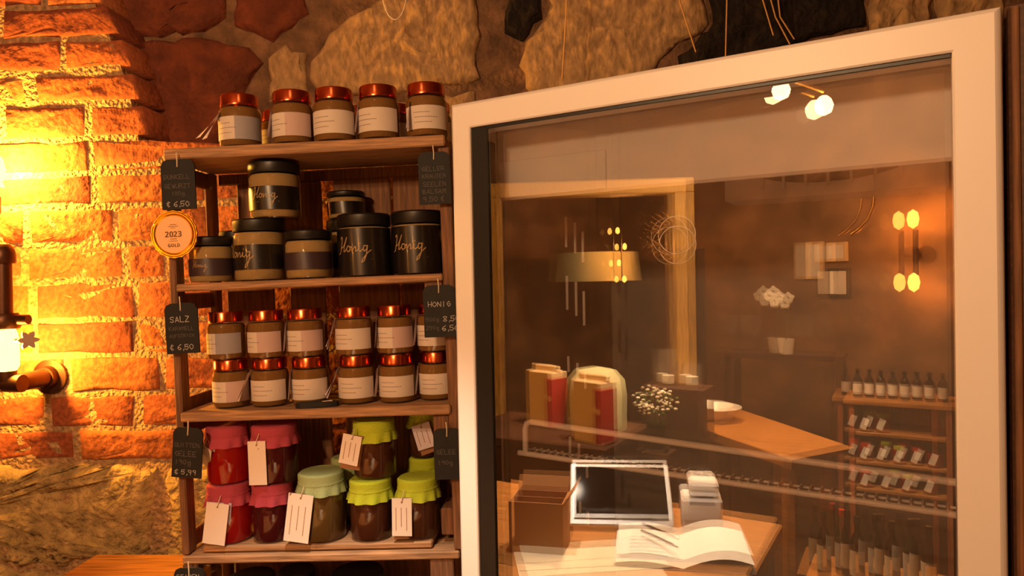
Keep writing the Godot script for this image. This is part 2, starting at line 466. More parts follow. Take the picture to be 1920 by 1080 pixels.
func build_walls() -> void:
	var f := structure("floor", "brown stone floor of the cellar")
	box("floor_slab", Vector3(-0.9, -0.05, -0.05), Vector3(4.6, 0.1, 3.9), M.floor_tile, f)
	var ce := structure("ceiling", "plastered cellar ceiling")
	box("ceiling_slab", Vector3(-0.9, 2.75, -0.05), Vector3(4.6, 0.1, 3.9), M.room_plaster, ce)
	var wl := structure("wall_left", "plastered wall mirrored in the fridge door")
	box("wall_slab", Vector3(-3.15, 1.35, -0.05), Vector3(0.1, 2.7, 3.7), M.room_plaster, wl)
	var wr := structure("wall_right", "plastered wall beside the fridge")
	box("wall_slab", Vector3(1.35, 1.35, -0.05), Vector3(0.1, 2.7, 3.7), M.room_plaster, wr)
	var wf := structure("wall_front", "plastered wall with a pipe lamp mirrored in the fridge door")
	box("wall_slab", Vector3(-0.9, 1.35, 1.79), Vector3(4.6, 2.7, 0.1), M.room_plaster, wf)

	var w := structure("wall_back", "brick pier and rubble stone wall of the cellar")
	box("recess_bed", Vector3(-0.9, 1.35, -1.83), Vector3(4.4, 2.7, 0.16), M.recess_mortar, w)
	var poly := PackedVector2Array([Vector2(-3.1, 0), Vector2(-0.04, 0), Vector2(-0.04, 1.963)])
	for k in 9: poly.append(Vector2(arch_x(1.9631 + k * 0.06) - 0.03, 1.9631 + k * 0.06))
	poly.append(Vector2(arch_x(2.44) - 0.06, 2.7))
	poly.append(Vector2(-3.1, 2.7))
	var st := tool()
	prism(st, poly, -1.76, -1.6235)
	obj("mortar_bed", st, M.lime_mortar, w)
	# bricks: course heights and the joints seen in each course
	var ys := [2.428, 2.328, 2.254, 2.171, 2.093, 2.008, 1.928, 1.848, 1.756, 1.666, 1.571, 1.487, 1.396, 1.309, 1.23]
	var joints := [-1.2, -1.09, -1.16, -1.24, -1.1, -1.10, -1.09, -1.262, -1.015, -1.255, -0.997, -1.17, -1.0, -1.15]
	for r in ys.size() - 1:
		var y1: float = ys[r]
		var y0: float = ys[r + 1]
		var xs := [joints[r]]
		var x: float = joints[r]
		while x > -2.1:
			x -= 0.24 + rng.randf_range(-0.03, 0.03)
			xs.push_front(x)
		x = joints[r]
		if r in [8, 10]: 
			x += 0.1
			xs.append(x)
		while x < -0.3:
			x += 0.25 + rng.randf_range(-0.035, 0.03)
			xs.append(x)
		var lim := minf(arch_x(y0), arch_x(y1))
		xs = xs.filter(func(v: float) -> bool: return v < lim - 0.08)
		xs.append(0.3)
		for k in xs.size() - 1:
			var xa: float = xs[k] + rng.randf_range(0.005, 0.009)
			var xb: float = xs[k + 1] - rng.randf_range(0.005, 0.009)
			var lim0 := arch_x(y0 + 0.008) - 0.004
			var lim1 := arch_x(y1 - 0.008) - 0.004
			var yb := y0 + rng.randf_range(0.005, 0.009)
			var yt := y1 - rng.randf_range(0.005, 0.009)
			var p := dense([Vector2(xa, yb), Vector2(minf(xb, lim0), yb), Vector2(minf(xb, lim1), yt), Vector2(xa, yt)], 0.045, 0.007)
			var bs := tool()
			block(bs, p, -1.76 if xb > minf(lim0, lim1) else -1.65, -1.62 + rng.randf_range(-0.002, 0.003), 0.006, 0.009)
			obj("brick", bs, M["brick_clay_%d" % rng.randi_range(0, 4)], w)
	# rubble stones under the bricks
	for q in [[Vector2(-1.9, 1.004), Vector2(-1.22, 0.974), Vector2(-0.97, 1.014), Vector2(-0.95, 1.214), Vector2(-1.1, 1.224), Vector2(-1.9, 1.214)],
			[Vector2(-0.935, 0.924), Vector2(-0.6, 0.924), Vector2(-0.5, 1.024), Vector2(-0.52, 1.204), Vector2(-0.7, 1.219), Vector2(-0.93, 1.214)],
			[Vector2(-1.45, 0.724), Vector2(-1.0, 0.724), Vector2(-0.98, 0.989), Vector2(-1.22, 0.954), Vector2(-1.45, 0.984)],
			[Vector2(-0.48, 0.944), Vector2(-0.08, 0.944), Vector2(-0.08, 1.214), Vector2(-0.5, 1.214)]]:
		var bs := tool()
		block(bs, dense(q, 0.03, 0.016), -1.66, -1.612, 0.016, 0.03, 7)
		obj("rubble_stone", bs, M.rubble_stone, w)
	# stones of the recess above the shelf
	var stones := [
		["beige_stone", [Vector2(-0.591, 2.215), Vector2(-0.499, 2.323), Vector2(-0.417, 2.351), Vector2(-0.335, 2.415), Vector2(-0.164, 2.413), Vector2(-0.160, 2.265), Vector2(-0.177, 2.220), Vector2(-0.165, 2.155), Vector2(-0.253, 2.142), Vector2(-0.427, 2.124), Vector2(-0.561, 2.121), Vector2(-0.595, 2.166)]],
		["beige_stone", [Vector2(-0.700, 2.224), Vector2(-0.660, 2.260), Vector2(-0.610, 2.236), Vector2(-0.605, 2.136), Vector2(-0.700, 2.119)]],
		["beige_stone", [Vector2(-0.040, 2.245), Vector2(0.010, 2.305), Vector2(0.020, 2.405), Vector2(0.370, 2.411), Vector2(0.410, 2.272), Vector2(0.310, 2.210), Vector2(0.230, 2.109), Vector2(-0.029, 2.105), Vector2(-0.064, 2.184)]],
		["charred_stone", [Vector2(-0.095, 2.264), Vector2(-0.080, 2.404), Vector2(0.005, 2.405), Vector2(-0.005, 2.305), Vector2(-0.055, 2.244)]],
		["charred_stone", [Vector2(0.330, 2.190), Vector2(0.425, 2.272), Vector2(0.390, 2.411), Vector2(0.780, 2.417), Vector2(0.780, 2.257), Vector2(0.610, 2.215), Vector2(0.590, 2.094), Vector2(0.350, 2.091)]],
		["beige_stone", [Vector2(0.800, 2.158), Vector2(0.800, 2.418), Vector2(0.940, 2.420), Vector2(0.940, 2.160)]],
		["beige_stone", [Vector2(0.955, 2.160), Vector2(0.955, 2.420), Vector2(1.110, 2.422), Vector2(1.110, 2.162)]],
		["red_sandstone", [Vector2(-1.060, 2.129), Vector2(-1.060, 2.274), Vector2(-0.890, 2.286), Vector2(-0.750, 2.254), Vector2(-0.720, 2.214), Vector2(-0.790, 2.103), Vector2(-0.860, 1.962), Vector2(-1.010, 1.959)]],
		["red_sandstone", [Vector2(-1.110, 2.290), Vector2(-1.110, 2.398), Vector2(-0.810, 2.403), Vector2(-0.810, 2.333), Vector2(-0.870, 2.302)]],
		["red_sandstone", [Vector2(-0.785, 2.308), Vector2(-0.790, 2.403), Vector2(-0.610, 2.406), Vector2(-0.600, 2.336), Vector2(-0.690, 2.274)]],
		["red_sandstone", [Vector2(-0.840, 1.962), Vector2(-0.780, 2.053), Vector2(-0.710, 2.089), Vector2(-0.630, 2.085), Vector2(-0.630, 1.965)]],
		["beige_stone", [Vector2(-0.610, 1.966), Vector2(-0.610, 2.096), Vector2(-0.360, 2.105), Vector2(-0.180, 2.122), Vector2(-0.160, 1.973)]],
	]
	for s in stones:
		var bs := tool()
		block(bs, dense(s[1], 0.025, 0.014), -1.77, -1.728, 0.014, 0.022, 7)
		obj("wall_stone", bs, M[s[0]], w)

# ---------------------------------------------------------------- pipe lamp
func build_pipe_lamp() -> void:
	var o := thing("pipe_lamp", "industrial iron pipe wall lamp with glowing amber bulbs on the brick pier", "wall lamp", Vector3(-1.225, 1.437, -1.5))
	turned("pipe", [[0.0, 0.155], [0.017, 0.155], [0.017, 0.275], [0.0, 0.275]], M.iron_pipe, o, 20)
	turned("pipe_cap", [[0.0, 0.272], [0.023, 0.272], [0.025, 0.276], [0.025, 0.295], [0.022, 0.306], [0.016, 0.315], [0.0, 0.317]], M.iron_pipe, o, 20)
	turned("tee_fitting", [[0.0, 0.125], [0.028, 0.125], [0.031, 0.13], [0.031, 0.152], [0.026, 0.16], [0.0, 0.16]], M.iron_pipe, o, 20)
	rod("side_outlet", [Vector3(0.02, 0.145, 0), Vector3(0.056, 0.145, 0)], 0.011, M.iron_pipe, o, 12)
	turned("bulb", [[0.0, 0.024], [0.018, 0.026], [0.026, 0.04], [0.027, 0.1], [0.022, 0.12], [0.016, 0.128], [0.0, 0.128]], M.amber_bulb, o, 16)
	# elbow turning to the wall
	var pts := [Vector3(0, 0.03, 0), Vector3(0, 0.014, 0), Vector3(0.003, 0.004, -0.004), Vector3(0.01, 0, -0.016), Vector3(0.013, 0, -0.05), Vector3(0.014, 0, -0.112)]
	rod("plug", [Vector3(-0.002, 0.002, 0), Vector3(0.03, 0.001, 0), Vector3(0.038, 0.001, 0)], 0.02, M.iron_pipe, o, 14)
	rod("elbow", pts, 0.021, M.iron_pipe, o, 14)
	turned("wall_flange", [[0.0, 0.0], [0.042, 0.0], [0.042, 0.007], [0.027, 0.009], [0.025, 0.026], [0.0, 0.026]], M.iron_pipe, o, 24, Transform3D(Basis(Vector3.RIGHT, PI / 2), Vector3(0.014, 0, -0.122)))
	# star shaped valve knob
	var v := rod("valve_stem", [Vector3(0.018, 0.1, 0.004), Vector3(0.058, 0.1, 0.012)], 0.006, M.chrome, o, 10)
	var st := tool()
	var xf := Transform3D(Basis(Vector3.UP, 0.9), Vector3(0.066, 0.1, 0.016))
	var star := PackedVector2Array()
	for k in 24:
		var a := TAU * k / 24.0
		var r := 0.017 + 0.005 * cos(a * 6.0)
		star.append(Vector2(cos(a), sin(a)) * r)
	prism(st, star, -0.006, 0.006)
	var knob := obj("valve_knob", st, M.satin, v)
	knob.transform = xf
	# second arm with the upper bulb close to the bricks
	rod("arm", [Vector3(-0.02, 0.142, 0), Vector3(-0.05, 0.142, -0.02), Vector3(-0.062, 0.15, -0.04), Vector3(-0.065, 0.175, -0.048), Vector3(-0.065, 0.4, -0.048)], 0.013, M.iron_pipe, o, 12)
	turned("socket", [[0.0, 0.39], [0.018, 0.39], [0.02, 0.395], [0.02, 0.43], [0.0, 0.43]], M.iron_pipe, o, 16, Transform3D(Basis(), Vector3(-0.065, 0, -0.048)))
	turned("bulb", [[0.0, 0.43], [0.013, 0.43], [0.015, 0.445], [0.028, 0.475], [0.031, 0.495], [0.026, 0.52], [0.012, 0.535], [0.0, 0.537]], M.amber_bulb, o, 16, Transform3D(Basis(), Vector3(-0.065, 0, -0.048)))
	omni("pipe_lamp_upper_light", Vector3(-1.29, 1.93, -1.548), LAMP_COLOR, LAMP_UP, 0.02)
	omni("pipe_lamp_lower_light", Vector3(-1.225, 1.51, -1.5), LAMP_COLOR, LAMP_LOW, 0.015)

# ---------------------------------------------------------------- shelf
func build_shelf() -> void:
	var o := thing("crate_shelf", "tall narrow shelf of stacked wooden crates holding jars beside the fridge", "shelf", Vector3(-0.44, 0, -1.325))
	var bd := func(called: String, x0: float, x1: float, y0: float, y1: float, z0: float, z1: float, m: Material) -> void:
		box(called, Vector3((x0 + x1) / 2 + 0.44, (y0 + y1) / 2, (z0 + z1) / 2 + 1.325), Vector3(x1 - x0, y1 - y0, absf(z1 - z0)), m, o, 0.0025)
	# boards
	bd.call("shelf_board", -0.70, -0.175, 1.864, 1.884, -1.43, -1.245, M.crate_board)
	bd.call("shelf_board", -0.69, -0.19, 1.619, 1.633, -1.43, -1.25, M.crate_board)
	bd.call("shelf_board", -0.69, -0.185, 1.376, 1.394, -1.43, -1.245, M.crate_board)
	bd.call("shelf_board", -0.668, -0.232, 1.126, 1.138, -1.43, -1.262, M.crate_board)
	bd.call("crate_rail", -0.702, -0.18, 1.109, 1.124, -1.43, -1.25, M.crate_board)
	bd.call("shelf_board", -0.69, -0.19, 0.86, 0.88, -1.43, -1.25, M.crate_board)
	# posts
	bd.call("post", -0.704, -0.674, -0.02, 1.109, -1.275, -1.253, M.crate_post)
	bd.call("post", -0.704, -0.690, 1.125, 1.863, -1.285, -1.253, M.crate_post)
	bd.call("post", -0.705, -0.688, -0.02, 1.863, -1.43, -1.405, M.crate_post)
	bd.call("post", -0.236, -0.192, -0.028, 1.108, -1.275, -1.253, M.crate_post)
	bd.call("post", -0.190, -0.168, 1.125, 1.863, -1.285, -1.253, M.crate_post)
	bd.call("post", -0.190, -0.168, -0.02, 1.863, -1.43, -1.405, M.crate_post)
	bd.call("corner_block", -0.688, -0.66, 1.138, 1.172, -1.4, -1.355, M.crate_post)
	bd.call("corner_block", -0.218, -0.194, 1.139, 1.19, -1.36, -1.29, M.crate_post)
	bd.call("corner_block", -0.22, -0.19, 1.34, 1.374, -1.3, -1.26, M.crate_post)
	bd.call("corner_block", -0.225, -0.19, 1.6, 1.618, -1.28, -1.255, M.crate_post)
	# side slats
	for y in [1.845, 1.6, 1.4, 1.36, 1.145]:
		bd.call("side_slat", -0.704, -0.694, y - 0.016, y + 0.016, -1.404, -1.286, M.crate_post)
	for y in [1.83, 1.75, 1.66, 1.6, 1.5, 1.41, 1.34, 1.25, 1.16]:
		bd.call("side_slat", -0.176, -0.169, y - 0.036, y + 0.036, -1.404, -1.286, M.crate_post)
	# back slats with the gaps that show the lit bricks
	bd.call("back_rail", -0.688, -0.192, 1.84, 1.863, -1.438, -1.43, M.crate_post)
	for s in [[-0.648, -0.467], [-0.441, -0.32], [-0.315, -0.192]]:
		bd.call("back_slat", s[0], s[1], 1.634, 1.84, -1.438, -1.43, M.crate_post)
	for s in [[-0.679, -0.577], [-0.543, -0.467], [-0.438, -0.31], [-0.305, -0.192]]:
		bd.call("back_slat", s[0], s[1], 1.395, 1.618, -1.438, -1.43, M.crate_post)
	for s in [[-0.686, -0.58], [-0.577, -0.466], [-0.435, -0.3], [-0.296, -0.192]]:
		bd.call("back_slat", s[0], s[1], 1.139, 1.375, -1.438, -1.43, M.crate_post)
	bd.call("back_slat", -0.688, -0.192, 0.88, 1.108, -1.438, -1.43, M.crate_post)

func honey_jar(called: String, scale_: float, label_kind: int, label: String, group: String) -> Node3D:
	var o := thing(called, label, "jar", Vector3.ZERO, 0.0, group)
	var k := scale_
	turned("contents", [[0.0, 0.003 * k], [0.0325 * k, 0.003 * k], [0.0343 * k, 0.006 * k], [0.0343 * k, 0.062 * k], [0.031 * k, 0.068 * k], [0.0, 0.068 * k]], M.honey_set, o)
	turned("glass", [[0.0, 0.0], [0.033 * k, 0.0], [0.0352 * k, 0.004 * k], [0.0355 * k, 0.062 * k], [0.033 * k, 0.069 * k], [0.0305 * k, 0.0725 * k]], M.jar_glass, o)
	turned("lid", [[0.0295 * k, 0.0715 * k], [0.0318 * k, 0.0715 * k], [0.0322 * k, 0.074 * k], [0.0318 * k, 0.0755 * k], [0.0318 * k, 0.0885 * k], [0.0305 * k, 0.0912 * k], [0.0, 0.0915 * k]], M.copper_lid, o, 28)
	var st := tool()
	curved_strip(st, 0.0359 * k, -1.28, 1.28, 0.012 * k, 0.051 * k)
	obj("label", st, M["paper_label_%d" % label_kind], o)
	return o

func leaflet(jar: Node3D, spread: float, m: Material, bent := 0.0) -> void:      # folded paper hanging at the jar's left shoulder
	for k in 2:
		var st := tool()
		st.set_smooth_group(1)
		var n := 6
		for i in n:
			var q := []
			for e in [[i, 0], [i, 1], [i + 1, 1], [i + 1, 0]]:
				var t: float = e[0] / float(n)
				var x: float = -0.031 - spread * t * (0.7 + 0.45 * k) + bent * t * t - (1.0 - e[1]) * 0.012 * t * minf(1.0, spread / 0.02)
				q.append(Vector3(x, 0.066 - 0.052 * t + 0.004 * k, 0.012 + 0.016 * e[1] - 0.01 * k + 0.014 * t))
			for e in [0, 1, 2, 0, 2, 3]: v3(st, q[e])
		obj("leaflet", st, m, jar)

func big_jar(called: String, r: float, h: float, label_y0: float, label_y1: float, lm: Material, label: String, group := "", script_x := 0.0, script_size := 0.0) -> Node3D:
	var o := thing(called, label, "jar", Vector3.ZERO, 0.0, group)
	var neck := h * 0.8
	turned("contents", [[0.0, 0.003], [r - 0.004, 0.003], [r - 0.0017, 0.007], [r - 0.0017, neck - 0.008], [r - 0.005, neck - 0.002], [0.0, neck - 0.002]], M.honey_cream, o, 28)
	turned("glass", [[0.0, 0.0], [r - 0.003, 0.0], [r, 0.005], [r, neck - 0.008], [r - 0.004, neck], [r - 0.007, neck + 0.002]], M.jar_glass, o, 28)
	turned("lid", [[r - 0.007, neck + 0.001], [r - 0.001, neck + 0.001], [r, neck + 0.003], [r, h - 0.003], [r - 0.003, h], [0.0, h]], M.black_lid, o, 28)
	var st := tool()
	curved_strip(st, r + 0.0005, -1.5, 1.5, label_y0, label_y1, 20)
	obj("label", st, lm, o)
	if script_size > 0.0:
		var lines := []
		for l in HONIG:
			var line := []
			for p in l: line.append(Vector2(p[0] - 2.6, p[1]) * script_size + Vector2(script_x, (label_y0 + label_y1) / 2))
			lines.append(line)
		st = tool()
		ribbon(st, lines, script_size * 0.16, func(p: Vector2) -> Vector3: return Vector3((r + 0.001) * sin(p.x / r), p.y, (r + 0.001) * cos(p.x / r)))
		obj("gold_script", st, M.gold_ink, o)
		st = tool()
		ribbon(st, [[Vector2(-r * 0.9, label_y0 + (label_y1 - label_y0) * 0.33), Vector2(-r * 0.3, label_y0 + (label_y1 - label_y0) * 0.33), Vector2(r * 0.5, label_y0 + (label_y1 - label_y0) * 0.33)]], 0.0012, func(p: Vector2) -> Vector3: return Vector3((r + 0.0009) * sin(p.x / r), p.y, (r + 0.0009) * cos(p.x / r)))
		obj("small_print", st, M.plum_label, o)
	return o

func cloth_jar(called: String, r: float, h: float, cloth: Material, fill: Material, label: String, group: String) -> Node3D:
	var o := thing(called, label, "jar", Vector3.ZERO, 0.0, group)
	turned("contents", [[0.0, 0.003], [r - 0.004, 0.003], [r - 0.0017, 0.007], [r - 0.0017, h - 0.03], [r - 0.007, h - 0.02], [0.0, h - 0.02]], fill, o)
	turned("glass", [[0.0, 0.0], [r - 0.003, 0.0], [r, 0.005], [r, h - 0.03], [r - 0.005, h - 0.02], [r - 0.006, h - 0.012]], M.jar_glass, o)
	turned("cloth_cap", [[r + 0.003, h - 0.04], [r + 0.0015, h - 0.03], [r - 0.0015, h - 0.02], [r - 0.001, h - 0.012], [r - 0.001, h - 0.004], [r - 0.005, h - 0.0005], [0.0, h]], cloth, o, 48, Transform3D(), {0: [11.0, 0.0035], 1: [11.0, 0.0018]})
	turned("rubber_band", [[r - 0.0022, h - 0.0215], [r - 0.0002, h - 0.021], [r - 0.0002, h - 0.0185], [r - 0.0022, h - 0.018]], cloth, o, 24)
	return o

func paper_tag(jar: Node3D, at: Vector3, w: float, h: float, roll: float, yaw: float, front: Material, back: Material, lean := 0.0) -> void:
	# a hang tag of two folded leaves on a bit of twine
	var b := Basis(Vector3.UP, yaw) * Basis(Vector3.BACK, roll) * Basis(Vector3.RIGHT, lean)
	for k in 2:
		var st := tool()
		var hh := h + (minf(0.012, at.y - h - 0.003) if k == 1 else 0.0)
		var q := [Vector2(-w / 2, 0), Vector2(w / 2, 0), Vector2(w / 2, -hh), Vector2(-w / 2, -hh)]
		prism(st, PackedVector2Array(q), -0.0004, 0.0004)
		var t := obj("paper_tag", st, front if k == 0 else back, jar)
		t.transform = Transform3D(b * Basis(Vector3.RIGHT, 0.0 if k == 0 else 0.1) * Basis(Vector3.UP, 0.16 * k), at + Vector3(0.002, 0, -0.003) * k)
		if k == 0 and back == M.kraft_paper:
			var pr := tool()
			for c in 3: ribbon(pr, [[Vector2(-w * 0.3 + c * w * 0.27, -h * 0.25), Vector2(-w * 0.3 + c * w * 0.27, -h * (0.85 - 0.1 * (c % 2)))]], 0.0012, func(p: Vector2) -> Vector3: return Vector3(p.x, p.y, 0.0007))
			obj("print", pr, M.kraft_paper, t)
		if k == 0:
			var hole := tool()
			lathe(hole, [[0.0, 0.0], [0.0016, 0.0], [0.0016, 0.0012], [0.0, 0.0012]], 10, Transform3D(Basis(Vector3.RIGHT, PI / 2), Vector3(0, -0.007, 0.0)))
			obj("eyelet", hole, M.seal_ink, t)
	rod("twine", [at + b * Vector3(0, -0.007, 0.001), at + b * Vector3(0.002, 0.003, 0.003), at + Vector3(0.004, 0.013, -0.004)], 0.0008, M.string, jar, 5)

func stock_shelf() -> void:
	# top row
	var g := "honey jars on top of the shelf"
	var words := ["first", "second", "third", "fourth", "fifth"]
	var spots := [Vector3(-0.572, 1.8845, -1.292), Vector3(-0.468, 1.8845, -1.287), Vector3(-0.387, 1.8845, -1.285), Vector3(-0.303, 1.8845, -1.285), Vector3(-0.213, 1.8845, -1.288)]
	var kinds := [2, 1, 0, 0, 3]
	var notes := ["leftmost copper-lidded honey jar on the shelf top, edge lit by the lamp", "copper-lidded honey jar on the shelf top, second from the brick pier", "copper-lidded honey jar in the middle of the row on the shelf top", "copper-lidded honey jar on the shelf top, second from the fridge", "copper-lidded honey jar on the shelf top, right beside the fridge door"]
	for i in 5:
		var j := honey_jar("honey_jar", 1.1, kinds[i], notes[i], g)
		j.position = spots[i]
		j.rotation.y = [0.25, 0.0, 0.1, -0.05, 0.2][i]
		if i == 0: leaflet(j, 0.03, M.lilac_paper)
		if i in [1, 3, 4]: leaflet(j, 0.005, M.lilac_paper)
	for i in 4:
		var j := honey_jar("honey_jar", 1.0, 0, ["small honey jar standing behind, between the first two jars on the shelf top", "honey jar behind the middle jar on the shelf top, only its lid showing", "honey jar in the rear of the shelf top, behind the second jar from the fridge", "rear honey jar on the shelf top nearest to the fridge"][i], "honey jars at the back of the shelf top")
		j.position = [Vector3(-0.533, 1.8845, -1.385), Vector3(-0.375, 1.8845, -1.387), Vector3(-0.295, 1.8845, -1.387), Vector3(-0.215, 1.8845, -1.387)][i]
	# third compartment: two layers of six
	var ord := ["leftmost", "second", "third", "fourth", "fifth", "rightmost"]
	var lx := [-0.617, -0.541, -0.463, -0.371, -0.293, -0.2195]
	var ux := [-0.624, -0.544, -0.468, -0.373, -0.294, -0.219]
	for layer in 2:
		for i in 6:
			var where := "lower" if layer == 0 else "upper"
			var lab: String
			if i == 0 or i == 5: lab = "%s copper-lidded honey jar of the %s row on the shelf below the black jars" % [ord[i], where]
			else: lab = "%s copper-lidded honey jar from the left, %s row, shelf below the black jars" % [ord[i], where]
			var j := honey_jar("honey_jar", 1.0, [1, 3, 0, 3, 3, 3][i] if layer == 0 else [2, 1, 1, 0, 1, 0][i], lab, "stacked honey jars in two rows")
			j.position = Vector3(lx[i] if layer == 0 else ux[i], 1.3942 + 0.0918 * layer, -1.322 if i == 5 else -1.305)
			j.rotation.y = rng.randf_range(-0.12, 0.15)
			if layer == 0 and i == 1: leaflet(j, 0.018, M.paper)
			if layer == 0 and i == 3: leaflet(j, 0.014, M.lilac_paper, -0.004)
			if layer == 1 and i in [3]: leaflet(j, 0.012, M.lilac_paper)
			if i in [2, 4, 5]: leaflet(j, 0.003, M.lilac_paper)
	# second compartment: black labelled jars
	var a := big_jar("small_honey_jar", 0.042, 0.088, 0.014, 0.046, M.plum_label, "small honey jar with dark label behind the gold medal", "", -0.005, 0.005)
	a.position = Vector3(-0.643, 1.6332, -1.3)
	a = big_jar("large_honey_jar", 0.0485, 0.117, 0.022, 0.068, M.black_label, "large pale honey jar with black Honig label, standing left of the short jar", "", -0.022, 0.0105)
	a.position = Vector3(-0.549, 1.6332, -1.302)
	a.rotation.y = -0.1
	var up := big_jar("large_honey_jar", 0.0485, 0.108, 0.016, 0.06, M.black_label, "large black-labelled Honig jar stacked on top of another", "", -0.004, 0.008)
	up.position = Vector3(-0.52, 1.7508, -1.316)
	a = big_jar("small_honey_jar", 0.0445, 0.092, 0.018, 0.05, M.plum_label, "short honey jar with a square dark label and black lid", "", 0.0, 0.0)
	a.position = Vector3(-0.452, 1.6332, -1.298)
	a = big_jar("large_honey_jar", 0.0505, 0.118, 0.003, 0.09, M.black_label, "large all-black Honig jar in the middle right of the dark shelf", "", -0.012, 0.0108)
	a.position = Vector3(-0.345, 1.6332, -1.304)
	a = big_jar("large_honey_jar", 0.0505, 0.119, 0.003, 0.09, M.black_label, "large all-black Honig jar nearest to the fridge", "", -0.014, 0.0108)
	a.position = Vector3(-0.2415, 1.6332, -1.306)
	a = big_jar("small_honey_jar", 0.038, 0.056, 0.01, 0.034, M.black_label, "small black honey jar stacked on the jar rear in the dark shelf", "", 0.0, 0.0)
	a.position = Vector3(-0.4, 1.7512, -1.383)
	a = big_jar("large_honey_jar", 0.04, 0.117, 0.02, 0.07, M.black_label, "black-lidded honey jar at the rear, under the small stacked jar", "", 0.0, 0.0)
	a.position = Vector3(-0.4, 1.6332, -1.379)
	a = big_jar("small_honey_jar", 0.034, 0.105, 0.02, 0.07, M.black_label, "black-lidded honey jar in the rear corner behind the gold medal", "", 0.0, 0.0)
	a.position = Vector3(-0.632, 1.6332, -1.387)
	# fourth compartment: cloth-capped jellies
	var pink := "pink cloth-capped jelly jars"
	var j2 := cloth_jar("jelly_jar", 0.041, 0.112, M.pink_cloth, M.quince_jelly, "bright red jelly jar with pink cloth cap, lower one beside the crate post", pink)
	j2.position = Vector3(-0.63, 1.1385, -1.3)
	paper_tag(j2, Vector3(0.0, 0.083, 0.046), 0.043, 0.078, -0.16, 0.0, M.paper, M.lilac_paper)
	j2 = cloth_jar("jelly_jar", 0.039, 0.111, M.pink_cloth, M.berry_jelly, "dark red jelly jar with pink cloth cap and no paper tag", pink)
	j2.position = Vector3(-0.545, 1.1385, -1.302)
	j2 = cloth_jar("jelly_jar", 0.04, 0.11, M.pink_cloth, M.quince_jelly, "red jelly jar with pink cloth cap and a tag flung out towards the lamp", pink)
	j2.position = Vector3(-0.629, 1.2508, -1.302)
	paper_tag(j2, Vector3(-0.026, 0.078, 0.04), 0.04, 0.05, -0.55, -0.35, M.paper, M.lilac_paper, 0.35)
	j2 = cloth_jar("jelly_jar", 0.043, 0.11, M.pink_cloth, M.berry_jelly, "upper dark red jelly jar with pink cloth cap and a hanging white tag", pink)
	j2.position = Vector3(-0.537, 1.2498, -1.303)
	paper_tag(j2, Vector3(-0.016, 0.085, 0.046), 0.034, 0.082, 0.0, 0.0, M.paper, M.lilac_paper)
	j2 = cloth_jar("jelly_jar", 0.042, 0.105, M.pink_cloth, M.berry_jelly, "pink-capped jelly jar in the dark rear of the jelly shelf", pink)
	j2.position = Vector3(-0.58, 1.1385, -1.388)
	j2.scale = Vector3.ONE * 0.72
	var green := "green cloth-capped jelly jars"
	j2 = cloth_jar("jelly_jar", 0.044, 0.128, M.sage_cloth, M.olive_jelly, "olive jelly jar with sage cloth cap and a large slanted tag", green)
	j2.position = Vector3(-0.448, 1.1385, -1.3)
	paper_tag(j2, Vector3(-0.022, 0.097, 0.049), 0.047, 0.09, -0.16, 0.0, M.paper, M.kraft_paper)
	j2 = cloth_jar("jelly_jar", 0.031, 0.132, M.sage_cloth, M.olive_jelly, "sage-capped jelly jar half hidden behind the olive one", green)
	j2.position = Vector3(-0.425, 1.1385, -1.387)
	j2 = cloth_jar("jelly_jar", 0.0405, 0.112, M.lime_cloth, M.brown_jelly, "brown jelly jar with bright lime cloth cap and no tag", green)
	j2.position = Vector3(-0.353, 1.1385, -1.3)
	j2 = cloth_jar("jelly_jar", 0.0395, 0.112, M.lime_cloth, M.brown_jelly, "lime-capped jelly jar with white and kraft tag, lower row by the fridge", green)
	j2.position = Vector3(-0.262, 1.1385, -1.302)
	paper_tag(j2, Vector3(-0.022, 0.083, 0.045), 0.037, 0.07, -0.03, 0.0, M.paper, M.kraft_paper)
	j2 = cloth_jar("jelly_jar", 0.0405, 0.11, M.lime_cloth, M.brown_jelly, "upper lime-capped jelly jar with white and kraft tag slanting left", green)
	j2.position = Vector3(-0.345, 1.2508, -1.312)
	paper_tag(j2, Vector3(-0.028, 0.088, 0.046), 0.037, 0.056, -0.22, -0.1, M.paper, M.kraft_paper)
	j2 = cloth_jar("jelly_jar", 0.031, 0.128, M.lime_cloth, M.brown_jelly, "lime-capped jelly jar at the rear behind the one with white and kraft tag", green)
	j2.position = Vector3(-0.265, 1.1385, -1.387)
	var rear := j2
	j2 = cloth_jar("jelly_jar", 0.03, 0.1, M.lime_cloth, M.brown_jelly, "rear upper jelly jar with a lilac tag turned right, near the fridge", green)
	j2.position = Vector3(-0.262, 1.2668, -1.386)
	paper_tag(j2, Vector3(0.0, 0.072, 0.037), 0.036, 0.05, 0.25, 0.1, M.lilac_paper, M.kraft_paper)
	rear.set_meta("label", "lime-capped jelly jar at the rear, under the jar with the lilac tag")
	# lowest compartment: what shows under the rail
	for i in 3:
		var n := big_jar("spread_jar", [0.044, 0.036, 0.05][i], [0.18, 0.19, 0.185][i], 0.03, 0.12, M.black_label, ["black-lidded jar in the lowest crate behind the fig tag", "jar with pale label in the lowest crate, between two dark jars", "dark jar on the right in the lowest crate"][i], "jars in the lowest crate")
		n.position = Vector3([-0.6, -0.51, -0.39][i], 0.8805, -1.315)
	# slate leaf lying on the honey shelf
	var st := tool()
	var lp := PackedVector2Array()
	for k in 16:
		var t := TAU * k / 16.0
		lp.append(Vector2(cos(t) * 0.04, sin(t) * (0.017 + 0.004 * sin(t * 2.0 + 1.0))))
	prism(st, lp, 0.0, 0.009)
	var leaf := thing("slate_tag", "dark slate tag lying flat at the front edge of the honey shelf", "tag", Vector3(-0.437, 1.3945, -1.264))
	var lm := obj("slate", st, M.slate, leaf)
